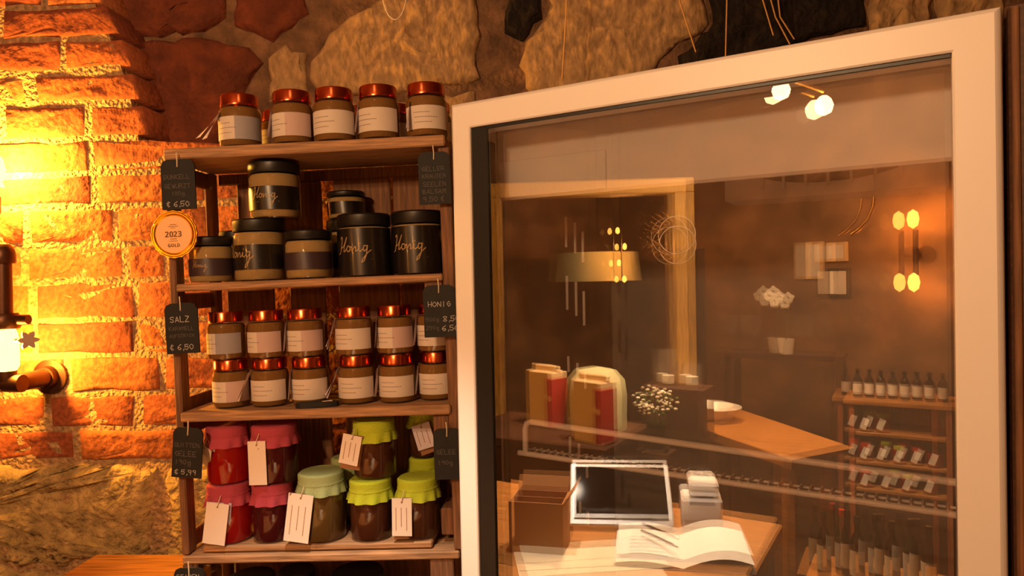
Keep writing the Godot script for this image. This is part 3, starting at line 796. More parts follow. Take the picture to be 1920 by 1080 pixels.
	lm.rotation = Vector3(-PI / 2, 0.12, 0)
	rod("string", [Vector3(0.02, 0.0105, 0.0), Vector3(0.03, 0.011, 0.004), Vector3(0.012, 0.0105, 0.006)], 0.0009, M.string, leaf, 5)

func price_tag(at: Vector3, w: float, h: float, roll: float, lines: Array, label: String, lifts := []) -> void:
	var o := thing("price_tag", label, "price tag", at, 0.0, "chalk price tags")
	o.rotation.z = roll
	var c := w * 0.16
	var st := tool()
	prism(st, PackedVector2Array([Vector2(-w / 2, -h), Vector2(w / 2, -h), Vector2(w / 2, -c * 1.2), Vector2(w / 2 - c * 0.4, -c * 0.35), Vector2(w / 2 - c * 1.2, 0), Vector2(-w / 2 + c * 1.2, 0), Vector2(-w / 2 + c * 0.4, -c * 0.35), Vector2(-w / 2, -c * 1.2)]), -0.0015, 0.0015)
	obj("slate_board", st, M.slate, o)
	for l in lines:
		st = tool()
		ribbon(st, strokes_of(l[0], Vector2(l[1], l[2]), l[3]), maxf(0.0007, l[3] * 0.1), func(p: Vector2) -> Vector3: return Vector3(p.x, p.y, 0.0019))
		obj("chalk_writing", st, M.chalk if l[4] else M.faint_chalk, o)
	rod("string_loop", [Vector3(0, -0.014, 0.0022), Vector3(0.0005, -0.002, 0.0026), Vector3(-0.001, 0.012, 0.001)], 0.0012, M.string, o, 5)

func hang_tags() -> void:
	price_tag(Vector3(-0.669, 1.862, -1.238), 0.064, 0.092, 0.0, [["DUNKELL", -0.026, -0.036, 0.0078, false], ["GEWURZT", -0.026, -0.053, 0.0078, false], ["100g", -0.013, -0.066, 0.007, false], ["€ 6,50", -0.023, -0.087, 0.0095, true]], "chalk price tag hanging above the gold medal")
	price_tag(Vector3(-0.195, 1.852, -1.238), 0.058, 0.094, 0.0, [["GELLER", -0.022, -0.034, 0.0075, false], ["KRAUTER", -0.022, -0.047, 0.0068, false], ["SEELEN", -0.021, -0.062, 0.0078, false], ["BALSAM", -0.022, -0.075, 0.0078, false], ["9,50 €", -0.022, -0.089, 0.0085, false]], "chalk price tag reading balsam on the post by the fridge")
	price_tag(Vector3(-0.6755, 1.598, -1.238), 0.062, 0.093, 0.02, [["SALZ", -0.021, -0.035, 0.0105, true], ["KARAMELL", -0.024, -0.05, 0.0066, false], ["AUFSTRICH", -0.024, -0.063, 0.0058, false], ["€ 6,50", -0.024, -0.086, 0.0098, true]], "chalk price tag reading salt caramel on the front post")
	price_tag(Vector3(-0.196, 1.612, -1.238), 0.058, 0.094, 0.0, [["HONIG", -0.02, -0.039, 0.0092, true], ["500g", -0.025, -0.065, 0.0066, false], ["8,50", 0.006, -0.066, 0.0098, true], ["250g", -0.025, -0.08, 0.0066, false], ["6,50", 0.004, -0.083, 0.0098, true]], "chalk price tag reading Honig with two prices beside the fridge")
	price_tag(Vector3(-0.671, 1.368, -1.238), 0.056, 0.093, -0.09, [["QUITTEN", -0.024, -0.036, 0.0074, false], ["GELEE", -0.023, -0.053, 0.0092, false], ["190g", -0.022, -0.068, 0.0084, false], ["€ 5,99", -0.022, -0.087, 0.009, true]], "chalk price tag reading quince jelly beside the pink-capped jars")
	price_tag(Vector3(-0.192, 1.352, -1.238), 0.05, 0.092, 0.0, [["GELEE", -0.02, -0.046, 0.008, false], ["190g", -0.018, -0.065, 0.0075, false]], "dim chalk price tag by the fridge at the lime-capped jars")
	price_tag(Vector3(-0.682, 1.108, -1.238), 0.058, 0.09, 0.0, [["FEIGEN", -0.023, -0.02, 0.0078, true]], "chalk price tag reading figs at the lowest crate")
	# gold medal sticker
	var o := thing("award_medal", "round gold award medal with 2023 on it hanging on the crate post", "medal", Vector3(-0.683, 1.725, -1.2405))
	var st := tool()
	var rim := PackedVector2Array()
	for k in 60:
		var a := TAU * k / 60.0
		rim.append(Vector2(cos(a), sin(a)) * (0.0435 + 0.0009 * cos(a * 20.0)))
	prism(st, rim, -0.002, 0.0015)
	var gr := obj("gold_rim", st, M.gold_foil, o)
	gr.set_meta("label", "scalloped gold foil rim")
	st = tool()
	lathe(st, [[0.034, 0.001], [0.0365, 0.0035], [0.039, 0.0012]], 40, Transform3D(Basis(Vector3.RIGHT, PI / 2), Vector3.ZERO))
	lathe(st, [[0.0395, 0.001], [0.041, 0.0028], [0.0425, 0.0012]], 40, Transform3D(Basis(Vector3.RIGHT, PI / 2), Vector3.ZERO))
	obj("raised_ring", st, M.gold_foil, o)
	turned("paper_face", [[0.0, 0.0], [0.034, 0.0], [0.034, 0.0022], [0.0, 0.0024]], M.seal_face, o, 40, Transform3D(Basis(Vector3.RIGHT, PI / 2), Vector3.ZERO))
	for t in [["2023", 0.0, 0.0105], ["GOLD", -0.0205, 0.0062]]:
		var tm := TextMesh.new()
		var f := SystemFont.new()
		f.font_names = PackedStringArray(["Droid Sans"])
		f.font_weight = 700
		tm.font = f
		tm.text = t[0]
		tm.font_size = 32
		tm.pixel_size = t[2] / 23.0
		tm.depth = 0.0004
		var x := MeshInstance3D.new()
		x.name = "lettering"
		x.mesh = tm
		x.material_override = M.seal_ink
		o.add_child(x, true)
		x.position = Vector3(0, t[1], 0.0027)
	st = tool()
	for l in [[0.018, 0.012], [0.0145, 0.018], [0.0115, 0.008], [-0.0085, 0.012], [-0.0125, 0.015]]:
		ribbon(st, [[Vector2(-l[1] / 2, l[0]), Vector2(l[1] / 2, l[0])]], 0.0011, func(p: Vector2) -> Vector3: return Vector3(p.x, p.y, 0.0028))
	obj("fine_print", st, M.crate_board, o)

func hang_twigs() -> void:
	var pts := []
	for k in 13:
		var t := PI * k / 12.0
		pts.append(Vector3(-0.343 - 0.03 * cos(t), 2.338 - 0.08 * sin(t) - 0.02 * absf(cos(t)) * 0.0, -1.6))
	pts.push_front(Vector3(-0.376, 2.5, -1.6))
	pts.append(Vector3(-0.312, 2.5, -1.6))
	var o := thing("wire_loop", "thin pale wire loop hanging over the beige stone", "wire")
	rod("wire", pts, 0.0012, M.wire_coat, o, 6)
	var strands := [
		[[0.056, 2.6], [0.055, 2.3], [0.052, 2.2], [0.04, 2.05]], [[0.28, 2.6], [0.295, 2.3], [0.303, 2.21], [0.336, 2.1]], [[0.41, 2.6], [0.407, 2.25], [0.399, 2.05]],
		[[0.47, 2.6], [0.49, 2.25], [0.51, 2.17], [0.54, 2.11]], [[0.49, 2.6], [0.515, 2.22], [0.52, 2.17], [0.55, 2.12]], [[0.46, 2.6], [0.48, 2.22], [0.505, 2.13]]]
	var tell := ["long pale twine strand hanging before the charred edge of the beige stone", "short twine strand bending right over the beige stone", "straight twine strand hanging before the black stone", "curled straw of the dried bunch over the black stone", "outer straw of the dried bunch over the black stone", "inner straw of the dried bunch over the black stone"]
	for i in strands.size():
		var p := []
		for q in strands[i]: p.append(Vector3(q[0], q[1], -1.56) + Vector3(0, 0.045, 0))
		var s := thing("hanging_strand", tell[i], "twine", Vector3.ZERO, 0.0, "strands hanging over the stones")
		rod("strand", p, 0.0017, M.straw, s, 5)

func small_crate() -> void:
	var o := thing("low_crate", "pale wooden crate edge standing low in front of the rubble stone", "crate", Vector3(-0.922, 0.0, -1.47))
	for k in 4: box("plank", Vector3(0, 0.13 + 0.255 * k, 0.05), Vector3(0.27, 0.25, 0.014), M.bar_wood, o)
	box("plank", Vector3(0, 1.027, -0.01), Vector3(0.27, 0.012, 0.13), M.bar_wood, o)
	box("side_panel", Vector3(-0.128, 0.505, -0.02), Vector3(0.012, 1.005, 0.12), M.bar_wood, o)
	box("side_panel", Vector3(0.128, 0.505, -0.02), Vector3(0.012, 1.005, 0.12), M.bar_wood, o)

# ---------------------------------------------------------------- fridge
func build_fridge() -> void:
	var o := thing("glass_door_fridge", "tall white display fridge with a mirroring glass door", "fridge", FRIDGE, TURN)
	# body
	var b := Node3D.new()
	b.name = "body"
	o.add_child(b)
	box("side_panel", Vector3(0.016, 0.968, -0.33), Vector3(0.032, 1.92, 0.5), M.fridge_white, b, 0.004)
	box("side_panel", Vector3(0.7025, 0.968, -0.33), Vector3(0.032, 1.92, 0.5), M.fridge_white, b, 0.004)
	box("back_panel", Vector3(0.359, 0.968, -0.57), Vector3(0.655, 1.92, 0.02), M.fridge_liner, b)
	box("top_panel", Vector3(0.359, 1.913, -0.33), Vector3(0.655, 0.03, 0.5), M.fridge_white, b)
	box("bottom_panel", Vector3(0.359, 0.09, -0.33), Vector3(0.655, 0.14, 0.5), M.fridge_liner, b)
	box("header_panel", Vector3(0.359, 1.84, -0.091), Vector3(0.653, 0.116, 0.014), M.fridge_inside, o, 0.004)
	var plate := box("price_plate", Vector3(0.135, 1.815, -0.083), Vector3(0.19, 0.06, 0.004), M.page, o)
	plate.set_meta("label", "blank white plate on the header")
	box("liner", Vector3(0.034, 0.96, -0.33), Vector3(0.003, 1.86, 0.48), M.fridge_liner, b)
	box("liner", Vector3(0.685, 0.96, -0.33), Vector3(0.003, 1.86, 0.48), M.fridge_liner, b)
	# hollow cooling unit under the roof; its curved opening shows the fan behind the bars
	var cu := Node3D.new()
	cu.name = "cooling_unit"
	o.add_child(cu)
	var face := PackedVector2Array([Vector2(0.32, 1.79), Vector2(0.68, 1.79), Vector2(0.68, 1.896)])
	for k in 17:
		var a := PI * k / 16.0
		face.append(Vector2(0.5 + 0.135 * cos(a), 1.848 - 0.036 * sin(a)))
	face.append(Vector2(0.32, 1.896))
	var fp := tool()
	prism(fp, face, -0.45, -0.442)
	obj("front_plate", fp, M.fridge_inside, cu)
	box("bottom_plate", Vector3(0.5, 1.793, -0.503), Vector3(0.36, 0.006, 0.104), M.fridge_inside, cu, 0.001)
	box("side_plate", Vector3(0.323, 1.846, -0.503), Vector3(0.006, 0.1, 0.104), M.fridge_inside, cu, 0.001)
	box("side_plate", Vector3(0.677, 1.846, -0.503), Vector3(0.006, 0.1, 0.104), M.fridge_inside, cu, 0.001)
	for k in 7: box("grille_bar", Vector3(0.389 + 0.037 * k, 1.85, -0.439), Vector3(0.005, 0.09, 0.004), M.fridge_inside, cu, 0.001)
	box("grille_bar", Vector3(0.5, 1.832, -0.4395), Vector3(0.25, 0.004, 0.003), M.fridge_inside, cu, 0.001)
	var fan := turned("fan", [[0.0, 0.0], [0.03, 0.0], [0.03, 0.02], [0.0, 0.022]], M.black_lid, cu, 20, Transform3D(Basis(Vector3.RIGHT, PI / 2), Vector3(0.5, 1.848, -0.5)))
	for k in 5: box("blade", Vector3(0.5, 1.848, -0.49) + Basis(Vector3.BACK, TAU * k / 5.0) * Vector3(0, 0.034, 0) * 0.9, Vector3(0.03, 0.034, 0.003), M.black_lid, fan, 0.001, Basis(Vector3.BACK, TAU * k / 5.0) * Basis(Vector3.UP, 0.5))
	# wire shelf front seen through the glass
	var w := Node3D.new()
	w.name = "wire_shelf"
	o.add_child(w)
	rod("top_rail", [Vector3(0.069, 1.358, -0.1), Vector3(0.069, 1.4, -0.1), Vector3(0.072, 1.41, -0.1), Vector3(0.081, 1.413, -0.1), Vector3(0.68, 1.391, -0.1)], 0.005, M.wire_coat, w, 10)
	rod("front_rail", [Vector3(0.055, 1.359, -0.1), Vector3(0.685, 1.351, -0.1)], 0.0045, M.wire_coat, w, 10)
	for k in 46:
		var x := 0.072 + k * 0.0132
		var y := 1.363 - (x - 0.055) * 0.0127
		rod("cross_wire", [Vector3(x, y, -0.1), Vector3(x, y, -0.128)], 0.0017, M.wire_coat, w, 6)
	rod("rear_rail", [Vector3(0.055, 1.359, -0.13), Vector3(0.685, 1.351, -0.13)], 0.002, M.wire_coat, w, 8)
	# slotted satin strips at the rear that carry the shelves
	for s in [[0.053, 0.0], [0.072, -0.012], [0.088, -0.03]]:
		for y in [[1.71, 1.768], [1.59, 1.655], [1.47, 1.5], [1.3, 1.345], [1.21, 1.235]]:
			rod("shelf_standard", [Vector3(s[0], y[0] + s[1], -0.3), Vector3(s[0], y[1] + s[1], -0.3)], 0.0028, M.wire_coat, o, 8)
	# door
	var d := Node3D.new()
	d.name = "door"
	o.add_child(d)
	var outer := [Vector2(0, 0.016), Vector2(0.7183, 0.016), Vector2(0.7183, 1.9303), Vector2(0, 1.9303)]
	var inset := [Vector2(0.037, 0.088), Vector2(-0.0455, 0.088), Vector2(-0.0455, -0.0415), Vector2(0.037, -0.0415)]
	var prof := [[0.0, -0.052], [0.0, -0.008], [0.05, -0.003], [0.16, 0.0], [0.95, 0.0], [1.0, -0.002], [1.0, -0.052], [0.0, -0.052]]
	for k in 4:
		var fs := tool()
		var e := (k + 1) % 4
		for p in prof.size() - 1:
			fs.set_smooth_group(1 if p < 3 else 3 + p)
			var q := []
			for c in [[k, p], [e, p], [e, p + 1], [k, p + 1]]:
				var xy: Vector2 = outer[c[0]] + inset[c[0]] * float(prof[c[1]][0])
				q.append(Vector3(xy.x, xy.y, prof[c[1]][1]))
			var mid: Vector2 = (outer[k] + outer[e] + (inset[k] + inset[e]) * 0.5) / 2.0
			quad_o(fs, q[0], q[1], q[2], q[3], Vector3(mid.x, mid.y, -0.03))
		obj("rail" if k % 2 == 0 else "stile", fs, M.fridge_white, d)
	box("glass_pane", Vector3(0.356, 0.997, -0.009), Vector3(0.636, 1.784, 0.0), M.coated_glass, d, 0.0)
	var inner := box("glass_pane", Vector3.ZERO, Vector3(0.62, 1.77, 0.0), M.coated_glass, d, 0.0)
	inner.transform = Transform3D(Basis(Vector3.UP, INNER_TILT), Vector3(0.356, 0.997, -0.034))
	# black profile round the glass
	box("glass_border", Vector3(0.0515, 0.997, -0.0065), Vector3(0.029, 1.784, 0.003), M.black_gasket, d, 0.0005)
	box("glass_border", Vector3(0.362, 1.8865, -0.0065), Vector3(0.62, 0.005, 0.003), M.black_gasket, d, 0.0005)
	box("gasket", Vector3(0.02, 0.997, -0.066), Vector3(0.03, 1.76, 0.026), M.black_gasket, d, 0.001)
	box("gasket", Vector3(0.7, 0.997, -0.066), Vector3(0.03, 1.76, 0.026), M.black_gasket, d, 0.001)
	for k in 4:
		turned("foot", [[0.0, 0.0], [0.018, 0.0], [0.018, 0.016], [0.0, 0.02]], M.black_lid, o, 12, Transform3D(Basis(), Vector3([0.06, 0.66][k % 2], 0, [-0.12, -0.52][k / 2])))

# ---------------------------------------------------------------- what the door mirrors
func at_room(called: String, label: String, category: String, x: float, y: float, z: float, group := "", turn := 0.0) -> Node3D:
	return thing(called, label, category, fl(x, y, z), TURN + turn, group)

func build_counter() -> void:
	var o := at_room("shop_counter", "wooden shop counter mirrored low in the fridge glass", "counter", -0.07, 0, 0.55)
	box("counter_top", Vector3(0, 1.022, 0), Vector3(0.82, 0.036, 0.62), M.bar_wood, o, 0.004)
	box("counter_body", Vector3(0, 0.502, 0), Vector3(0.76, 1.004, 0.56), M.dark_wood, o)
	# tablet on a stand, screen towards the fridge
	o = at_room("till_tablet", "tablet till with silver frame mirrored on the counter", "tablet", 0.012, 1.0401, 0.635, "", -0.42)
	var lean := Basis(Vector3.RIGHT, 0.84)
	box("case", lean * Vector3(0, 0.085, 0.0) + Vector3(0, 0.012, 0), Vector3(0.25, 0.172, 0.01), M.device_silver, o, 0.004, lean)
	box("screen", lean * Vector3(0, 0.087, -0.0056) + Vector3(0, 0.012, 0), Vector3(0.226, 0.146, 0.002), M.screen_glass, o, 0.0008, lean)
	box("stand", Vector3(0, 0.05, 0.105), Vector3(0.12, 0.1, 0.02), M.device_silver, o, 0.002)
	box("stand_foot", Vector3(0, 0.003, 0.07), Vector3(0.16, 0.006, 0.1), M.device_silver, o)
	o = at_room("receipt_printer", "white receipt printer mirrored beside the tablet", "printer", 0.165, 1.0401, 0.775, "", -0.35)
	box("housing", Vector3(0, 0.036, 0), Vector3(0.096, 0.072, 0.085), M.white_plastic, o, 0.006)
	box("paper_slot", Vector3(0, 0.062, -0.0415), Vector3(0.06, 0.008, 0.006), M.grey_plastic, o, 0.001)
	box("card_reader", Vector3(0.006, 0.092, 0), Vector3(0.07, 0.034, 0.07), M.white_plastic, o, 0.007)
	o = at_room("open_notebook", "open white notebook mirrored on the counter", "notebook", 0.175, 1.0401, 0.575, "", -0.35)
	for k in 2:
		var st := tool()
		st.set_smooth_group(1)
		var sgn: float = -1.0 if k == 0 else 1.0
		for i in 8:
			var q := []
			for e in [[i, -0.095], [i + 1, -0.095], [i + 1, 0.095], [i, 0.095]]:
				var t: float = e[0] / 8.0
				q.append(Vector3(sgn * t * 0.142, 0.003 + 0.016 * sin(t * PI * 0.85) * (1.3 if k == 1 else 0.7) + 0.006 * t * k, e[1]))
			quad_o(st, q[0], q[1], q[2], q[3], Vector3(0, -1, 0))
		obj("page", st, M.page, o)
	box("cover", Vector3(0, 0.0012, 0), Vector3(0.29, 0.002, 0.2), M.grey_plastic, o)
	var st2 := tool()
	for l in 5: ribbon(st2, [[Vector2(-0.11, -0.05 + l * 0.02), Vector2(-0.03 - 0.01 * (l % 2), -0.05 + l * 0.02)]], 0.002, func(p: Vector2) -> Vector3: return Vector3(p.x, 0.0185, p.y))
	obj("handwriting", st2, M.plum_label, o)
	o = at_room("ballpoint_pen", "pen lying on the mirrored open notebook", "pen", 0.125, 1.0605, 0.57, "", 0.5)
	rod("barrel", [Vector3(-0.055, 0.004, 0), Vector3(0.05, 0.004, 0)], 0.004, M.chrome, o, 10)
	rod("tip", [Vector3(0.05, 0.004, 0), Vector3(0.062, 0.004, 0)], 0.0018, M.ink, o, 8)
	o = at_room("paper_envelope", "cream envelope mirrored at the bottom of the fridge glass", "envelope", 0.02, 1.0401, 0.42, "", -0.62)
	box("sheet", Vector3(0, 0.001, 0), Vector3(0.3, 0.002, 0.17), M.envelope, o, 0.0005)
	box("flap", Vector3(0, 0.0025, 0.03), Vector3(0.29, 0.001, 0.1), M.envelope, o, 0.0003)
	o = at_room("cardboard_box", "open brown cardboard box mirrored left of the tablet", "box", -0.115, 1.0401, 0.46, "", -0.3)
	for sd in [[-0.06, 0.0, 0.003, 0.09], [0.06, 0.0, 0.003, 0.09], [0.0, -0.045, 0.12, 0.003], [0.0, 0.045, 0.12, 0.003]]:
		box("wall_panel", Vector3(sd[0], 0.058, sd[1]), Vector3(sd[2], 0.114, sd[3]), M.cardboard, o, 0.0005)
	box("base_panel", Vector3(0, 0.002, 0), Vector3(0.118, 0.004, 0.088), M.cardboard, o)
	box("flap", Vector3(0.072, 0.125, 0), Vector3(0.003, 0.035, 0.09), M.cardboard, o, 0.0005, Basis(Vector3.BACK, -0.6))
	box("flap", Vector3(0.0, 0.13, 0.055), Vector3(0.12, 0.035, 0.003), M.cardboard, o, 0.0005, Basis(Vector3.RIGHT, 0.5))

func build_sideboard() -> void:
	var o := at_room("dark_sideboard", "dark wooden sideboard mirrored behind the till", "sideboard", -0.63, 0, 1.5)
	box("top_board", Vector3(0, 1.045, 0), Vector3(0.66, 0.03, 0.46), M.dark_wood, o)
	box("cabinet_body", Vector3(0, 0.515, 0), Vector3(0.62, 1.03, 0.42), M.dark_wood, o)
	for k in 2:
		o = at_room("paper_carton", ["cream carton with red side stripe mirrored nearest the sideboard end", "cream carton with red side stripe mirrored beside the flowers"][k], "carton", [-0.66, -0.38][k], 1.0605, [1.54, 1.37][k], "cream and red cartons", 0.3)
		box("carton_body", Vector3(0, 0.11, 0), Vector3(0.13, 0.22, 0.09), M.carton_cream, o, 0.003)
		box("red_stripe", Vector3(0.055, 0.1, -0.003), Vector3(0.026, 0.19, 0.09), M.carton_red, o, 0.001)
		box("folded_top", Vector3(0, 0.228, 0), Vector3(0.13, 0.03, 0.02), M.carton_cream, o, 0.004)
		turned("badge", [[0.0, 0.0], [0.011, 0.0], [0.011, 0.001], [0.0, 0.001]], M.carton_cream, o, 16, Transform3D(Basis(Vector3.RIGHT, -PI / 2), Vector3(0.055, 0.12, -0.048)))
	o = at_room("cake_dome", "pale sage cloth dome mirrored between the cartons and glasses", "dome", -0.465, 1.0605, 1.59)
	turned("dome", [[0.11, 0.0], [0.113, 0.13], [0.105, 0.19], [0.075, 0.225], [0.0, 0.24]], M.sage_shade, o, 32)
	o = at_room("flower_pot", "pot of white blossoms on a dark pedestal mirrored beside the cartons", "flowers", -0.19, 1.02, 1.5)
	box("pedestal", Vector3(0, -0.51, 0), Vector3(0.1, 1.02, 0.1), M.dark_wood, o)
	turned("pot", [[0.0, 0.0], [0.035, 0.0], [0.045, 0.1], [0.042, 0.1], [0.0, 0.09]], M.bottle_green, o)
	var ico := SphereMesh.new()
	ico.radius = 0.008
	ico.height = 0.012
	ico.radial_segments = 7
	ico.rings = 4
	for k in 60:
		var f := MeshInstance3D.new()
		f.name = "blossom"
		f.mesh = ico
		f.material_override = M.petal_white if k % 3 else M.leaf_green
		o.add_child(f, true)
		var a := rng.randf() * TAU
		var rr := sqrt(rng.randf()) * 0.075
		f.position = Vector3(cos(a) * rr, 0.15 + rng.randf_range(-0.05, 0.06) * (1.0 - rr * 5.0) + 0.02, sin(a) * rr)
	for k in 6:
		var a := TAU * k / 6.0
		rod("stem", [Vector3(cos(a) * 0.015, 0.09, sin(a) * 0.015), Vector3(cos(a) * 0.04, 0.15, sin(a) * 0.04)], 0.0015, M.leaf_green, o, 5)
	# tray with candle glasses
	o = at_room("dark_tray", "dark box tray mirrored under the two candle glasses", "tray", -0.18, 1.02, 1.74)
	box("tray_body", Vector3(0, 0.1, 0), Vector3(0.22, 0.2, 0.14), M.dark_wood, o)
	box("tray_foot", Vector3(0, -0.51, 0), Vector3(0.16, 1.02, 0.12), M.dark_wood, o)
	for k in 2:
		o = at_room("candle_glass", ["tall candle glass mirrored on the dark tray", "low bright candle glass mirrored on the dark tray"][k], "glass", [-0.23, -0.135][k], 1.2205, 1.74, "candle glasses on the tray")
		var h: float = [0.14, 0.09][k]
		turned("glass", [[0.0, 0.0], [0.03, 0.0], [0.04, 0.02], [0.042, h * 0.6], [0.036, h], [0.033, h], [0.038, h * 0.6], [0.036, 0.02], [0.0, 0.008]], M.drinking_glass, o)
		turned("candle", [[0.0, 0.009], [0.024, 0.009], [0.024, 0.04], [0.0, 0.042]], M.petal_white, o, 16)
	# long table
	o = at_room("wooden_table", "orange-brown wooden table mirrored in the middle of the glass", "table", -0.03, 0, 2.0, "", 0.0)
	var st := tool()
	prism(st, PackedVector2Array([Vector2(-0.38, -0.14), Vector2(0.28, 0.43), Vector2(0.45, 0.16), Vector2(-0.08, -0.42)]), 0.985, 1.02)
	var top := obj("table_top", st, M.bar_wood, o)
	top.rotation.x = -PI / 2
	for p in [[-0.3, 0.14], [0.26, -0.36], [0.36, -0.16], [-0.08, 0.34]]:
		box("leg", Vector3(p[0], 0.492, p[1]), Vector3(0.045, 0.984, 0.045), M.bar_wood, o)
	o = at_room("serving_bowl", "shallow white bowl mirrored on the wooden table", "bowl", -0.14, 1.0205, 2.1)
	turned("bowl", [[0.0, 0.0], [0.06, 0.0], [0.07, 0.008], [0.105, 0.06], [0.11, 0.062], [0.108, 0.064], [0.07, 0.016], [0.0, 0.012]], M.bowl_white, o, 32)

func bottle(parent: Node, r: float, h: float, m: Material, cap: Material) -> void:
	turned("glass", [[0.0, 0.0], [r * 0.9, 0.0], [r, 0.006], [r, h * 0.58], [r * 0.8, h * 0.68], [r * 0.4, h * 0.76], [r * 0.36, h * 0.92], [0.0, h * 0.92]], m, parent, 14)
	turned("cap", [[0.0, h * 0.9], [r * 0.45, h * 0.9], [r * 0.45, h], [0.0, h]], cap, parent, 10)
	var st := tool()
	curved_strip(st, r + 0.0006, PI - 1.4, PI + 1.4, h * 0.12, h * 0.5, 10)
	obj("label", st, M.bottle_label, parent)

func build_stock_corner() -> void:
	# crate shelf with jars, bottles above
	var o := at_room("orange_crate_shelf", "orange wooden crate shelf full of jars mirrored low on the right", "shelf", 0.55, 0, 2.34)
	box("side_panel", Vector3(-0.17, 0.555, 0), Vector3(0.02, 1.11, 0.22), M.crate_orange, o)
	box("side_panel", Vector3(0.17, 0.555, 0), Vector3(0.02, 1.11, 0.22), M.crate_orange, o)
	box("top_board", Vector3(0, 1.121, 0), Vector3(0.4, 0.02, 0.24), M.bar_wood, o)
	for y in [0.76, 0.87, 0.99]: box("shelf_board", Vector3(0, y, 0), Vector3(0.32, 0.014, 0.2), M.bar_wood, o)
	box("back_panel", Vector3(0, 0.56, 0.105), Vector3(0.32, 1.1, 0.01), M.crate_orange, o)
	box("base_panel", Vector3(0, 0.375, -0.08), Vector3(0.32, 0.75, 0.012), M.dark_wood, o)
	var n := 0
	var rows := [[0.7675, 4], [0.8775, 5], [0.9975, 2]]
	for r in rows.size():
		for k in rows[r][1]:
			var cap: Material = [M.red_cap, M.lime_cloth, M.black_lid][(n * 2 + r) % 3]
			var j := at_room("stored_jar", "small white-labelled jar mirrored in the orange crate, %s board, %s from the table side" % [["lowest", "middle", "upper"][r], ["first", "second", "third", "fourth", "fifth"][k]], "jar", 0.43 + k * (0.075 if r == 0 else 0.06), rows[r][0], 2.27 + 0.01 * (k % 2), "jars in the orange crate")
			turned("glass", [[0.0, 0.0], [0.024, 0.0], [0.026, 0.004], [0.026, 0.05], [0.02, 0.058], [0.0, 0.058]], M.honey_dark if n % 2 else M.quince_jelly, j, 14)
			turned("cap", [[0.0, 0.057], [0.023, 0.057], [0.023, 0.074], [0.0, 0.075]], cap, j, 14)
			box("paper_tag", Vector3(-0.004, 0.035, -0.0295), Vector3(0.024, 0.046, 0.001), M.page, j, 0.0002, Basis(Vector3.BACK, -0.35))
			n += 1
	for k in 8:
		var b := at_room("small_bottle", "small dark bottle mirrored on the crate top, %s from the table side" % ["first", "second", "third", "fourth", "fifth", "sixth", "seventh", "eighth"][k], "bottle", 0.4 + k * 0.043, 1.1315, 2.29 + 0.012 * (k % 2), "small bottles on the crate top")
		bottle(b, 0.0185, 0.115, M.bottle_brown, M.black_lid)
	# low stand with wine bottles
	o = at_room("bottle_stand", "low wooden stand mirrored at the bottom right corner", "stand", 0.51, 0, 1.44)
	box("top_board", Vector3(0, 0.71, 0), Vector3(0.38, 0.02, 0.24), M.bar_wood, o)
	for p in [[-0.17, -0.1], [0.17, -0.1], [-0.17, 0.1], [0.17, 0.1]]: box("leg", Vector3(p[0], 0.35, p[1]), Vector3(0.03, 0.7, 0.03), M.dark_wood, o)
	for k in 7:
		var b := at_room("wine_bottle", "labelled bottle mirrored on the low stand, %s from the counter side" % ["first", "second", "third", "fourth", "fifth", "sixth", "seventh"][k], "bottle", 0.37 + k * 0.046, 0.7205, 1.38 + 0.045 * (k % 2), "bottles on the low stand")
		bottle(b, 0.02, 0.2, M.bottle_green if k % 2 else M.bottle_brown, M.red_cap if k == 1 else M.black_lid)

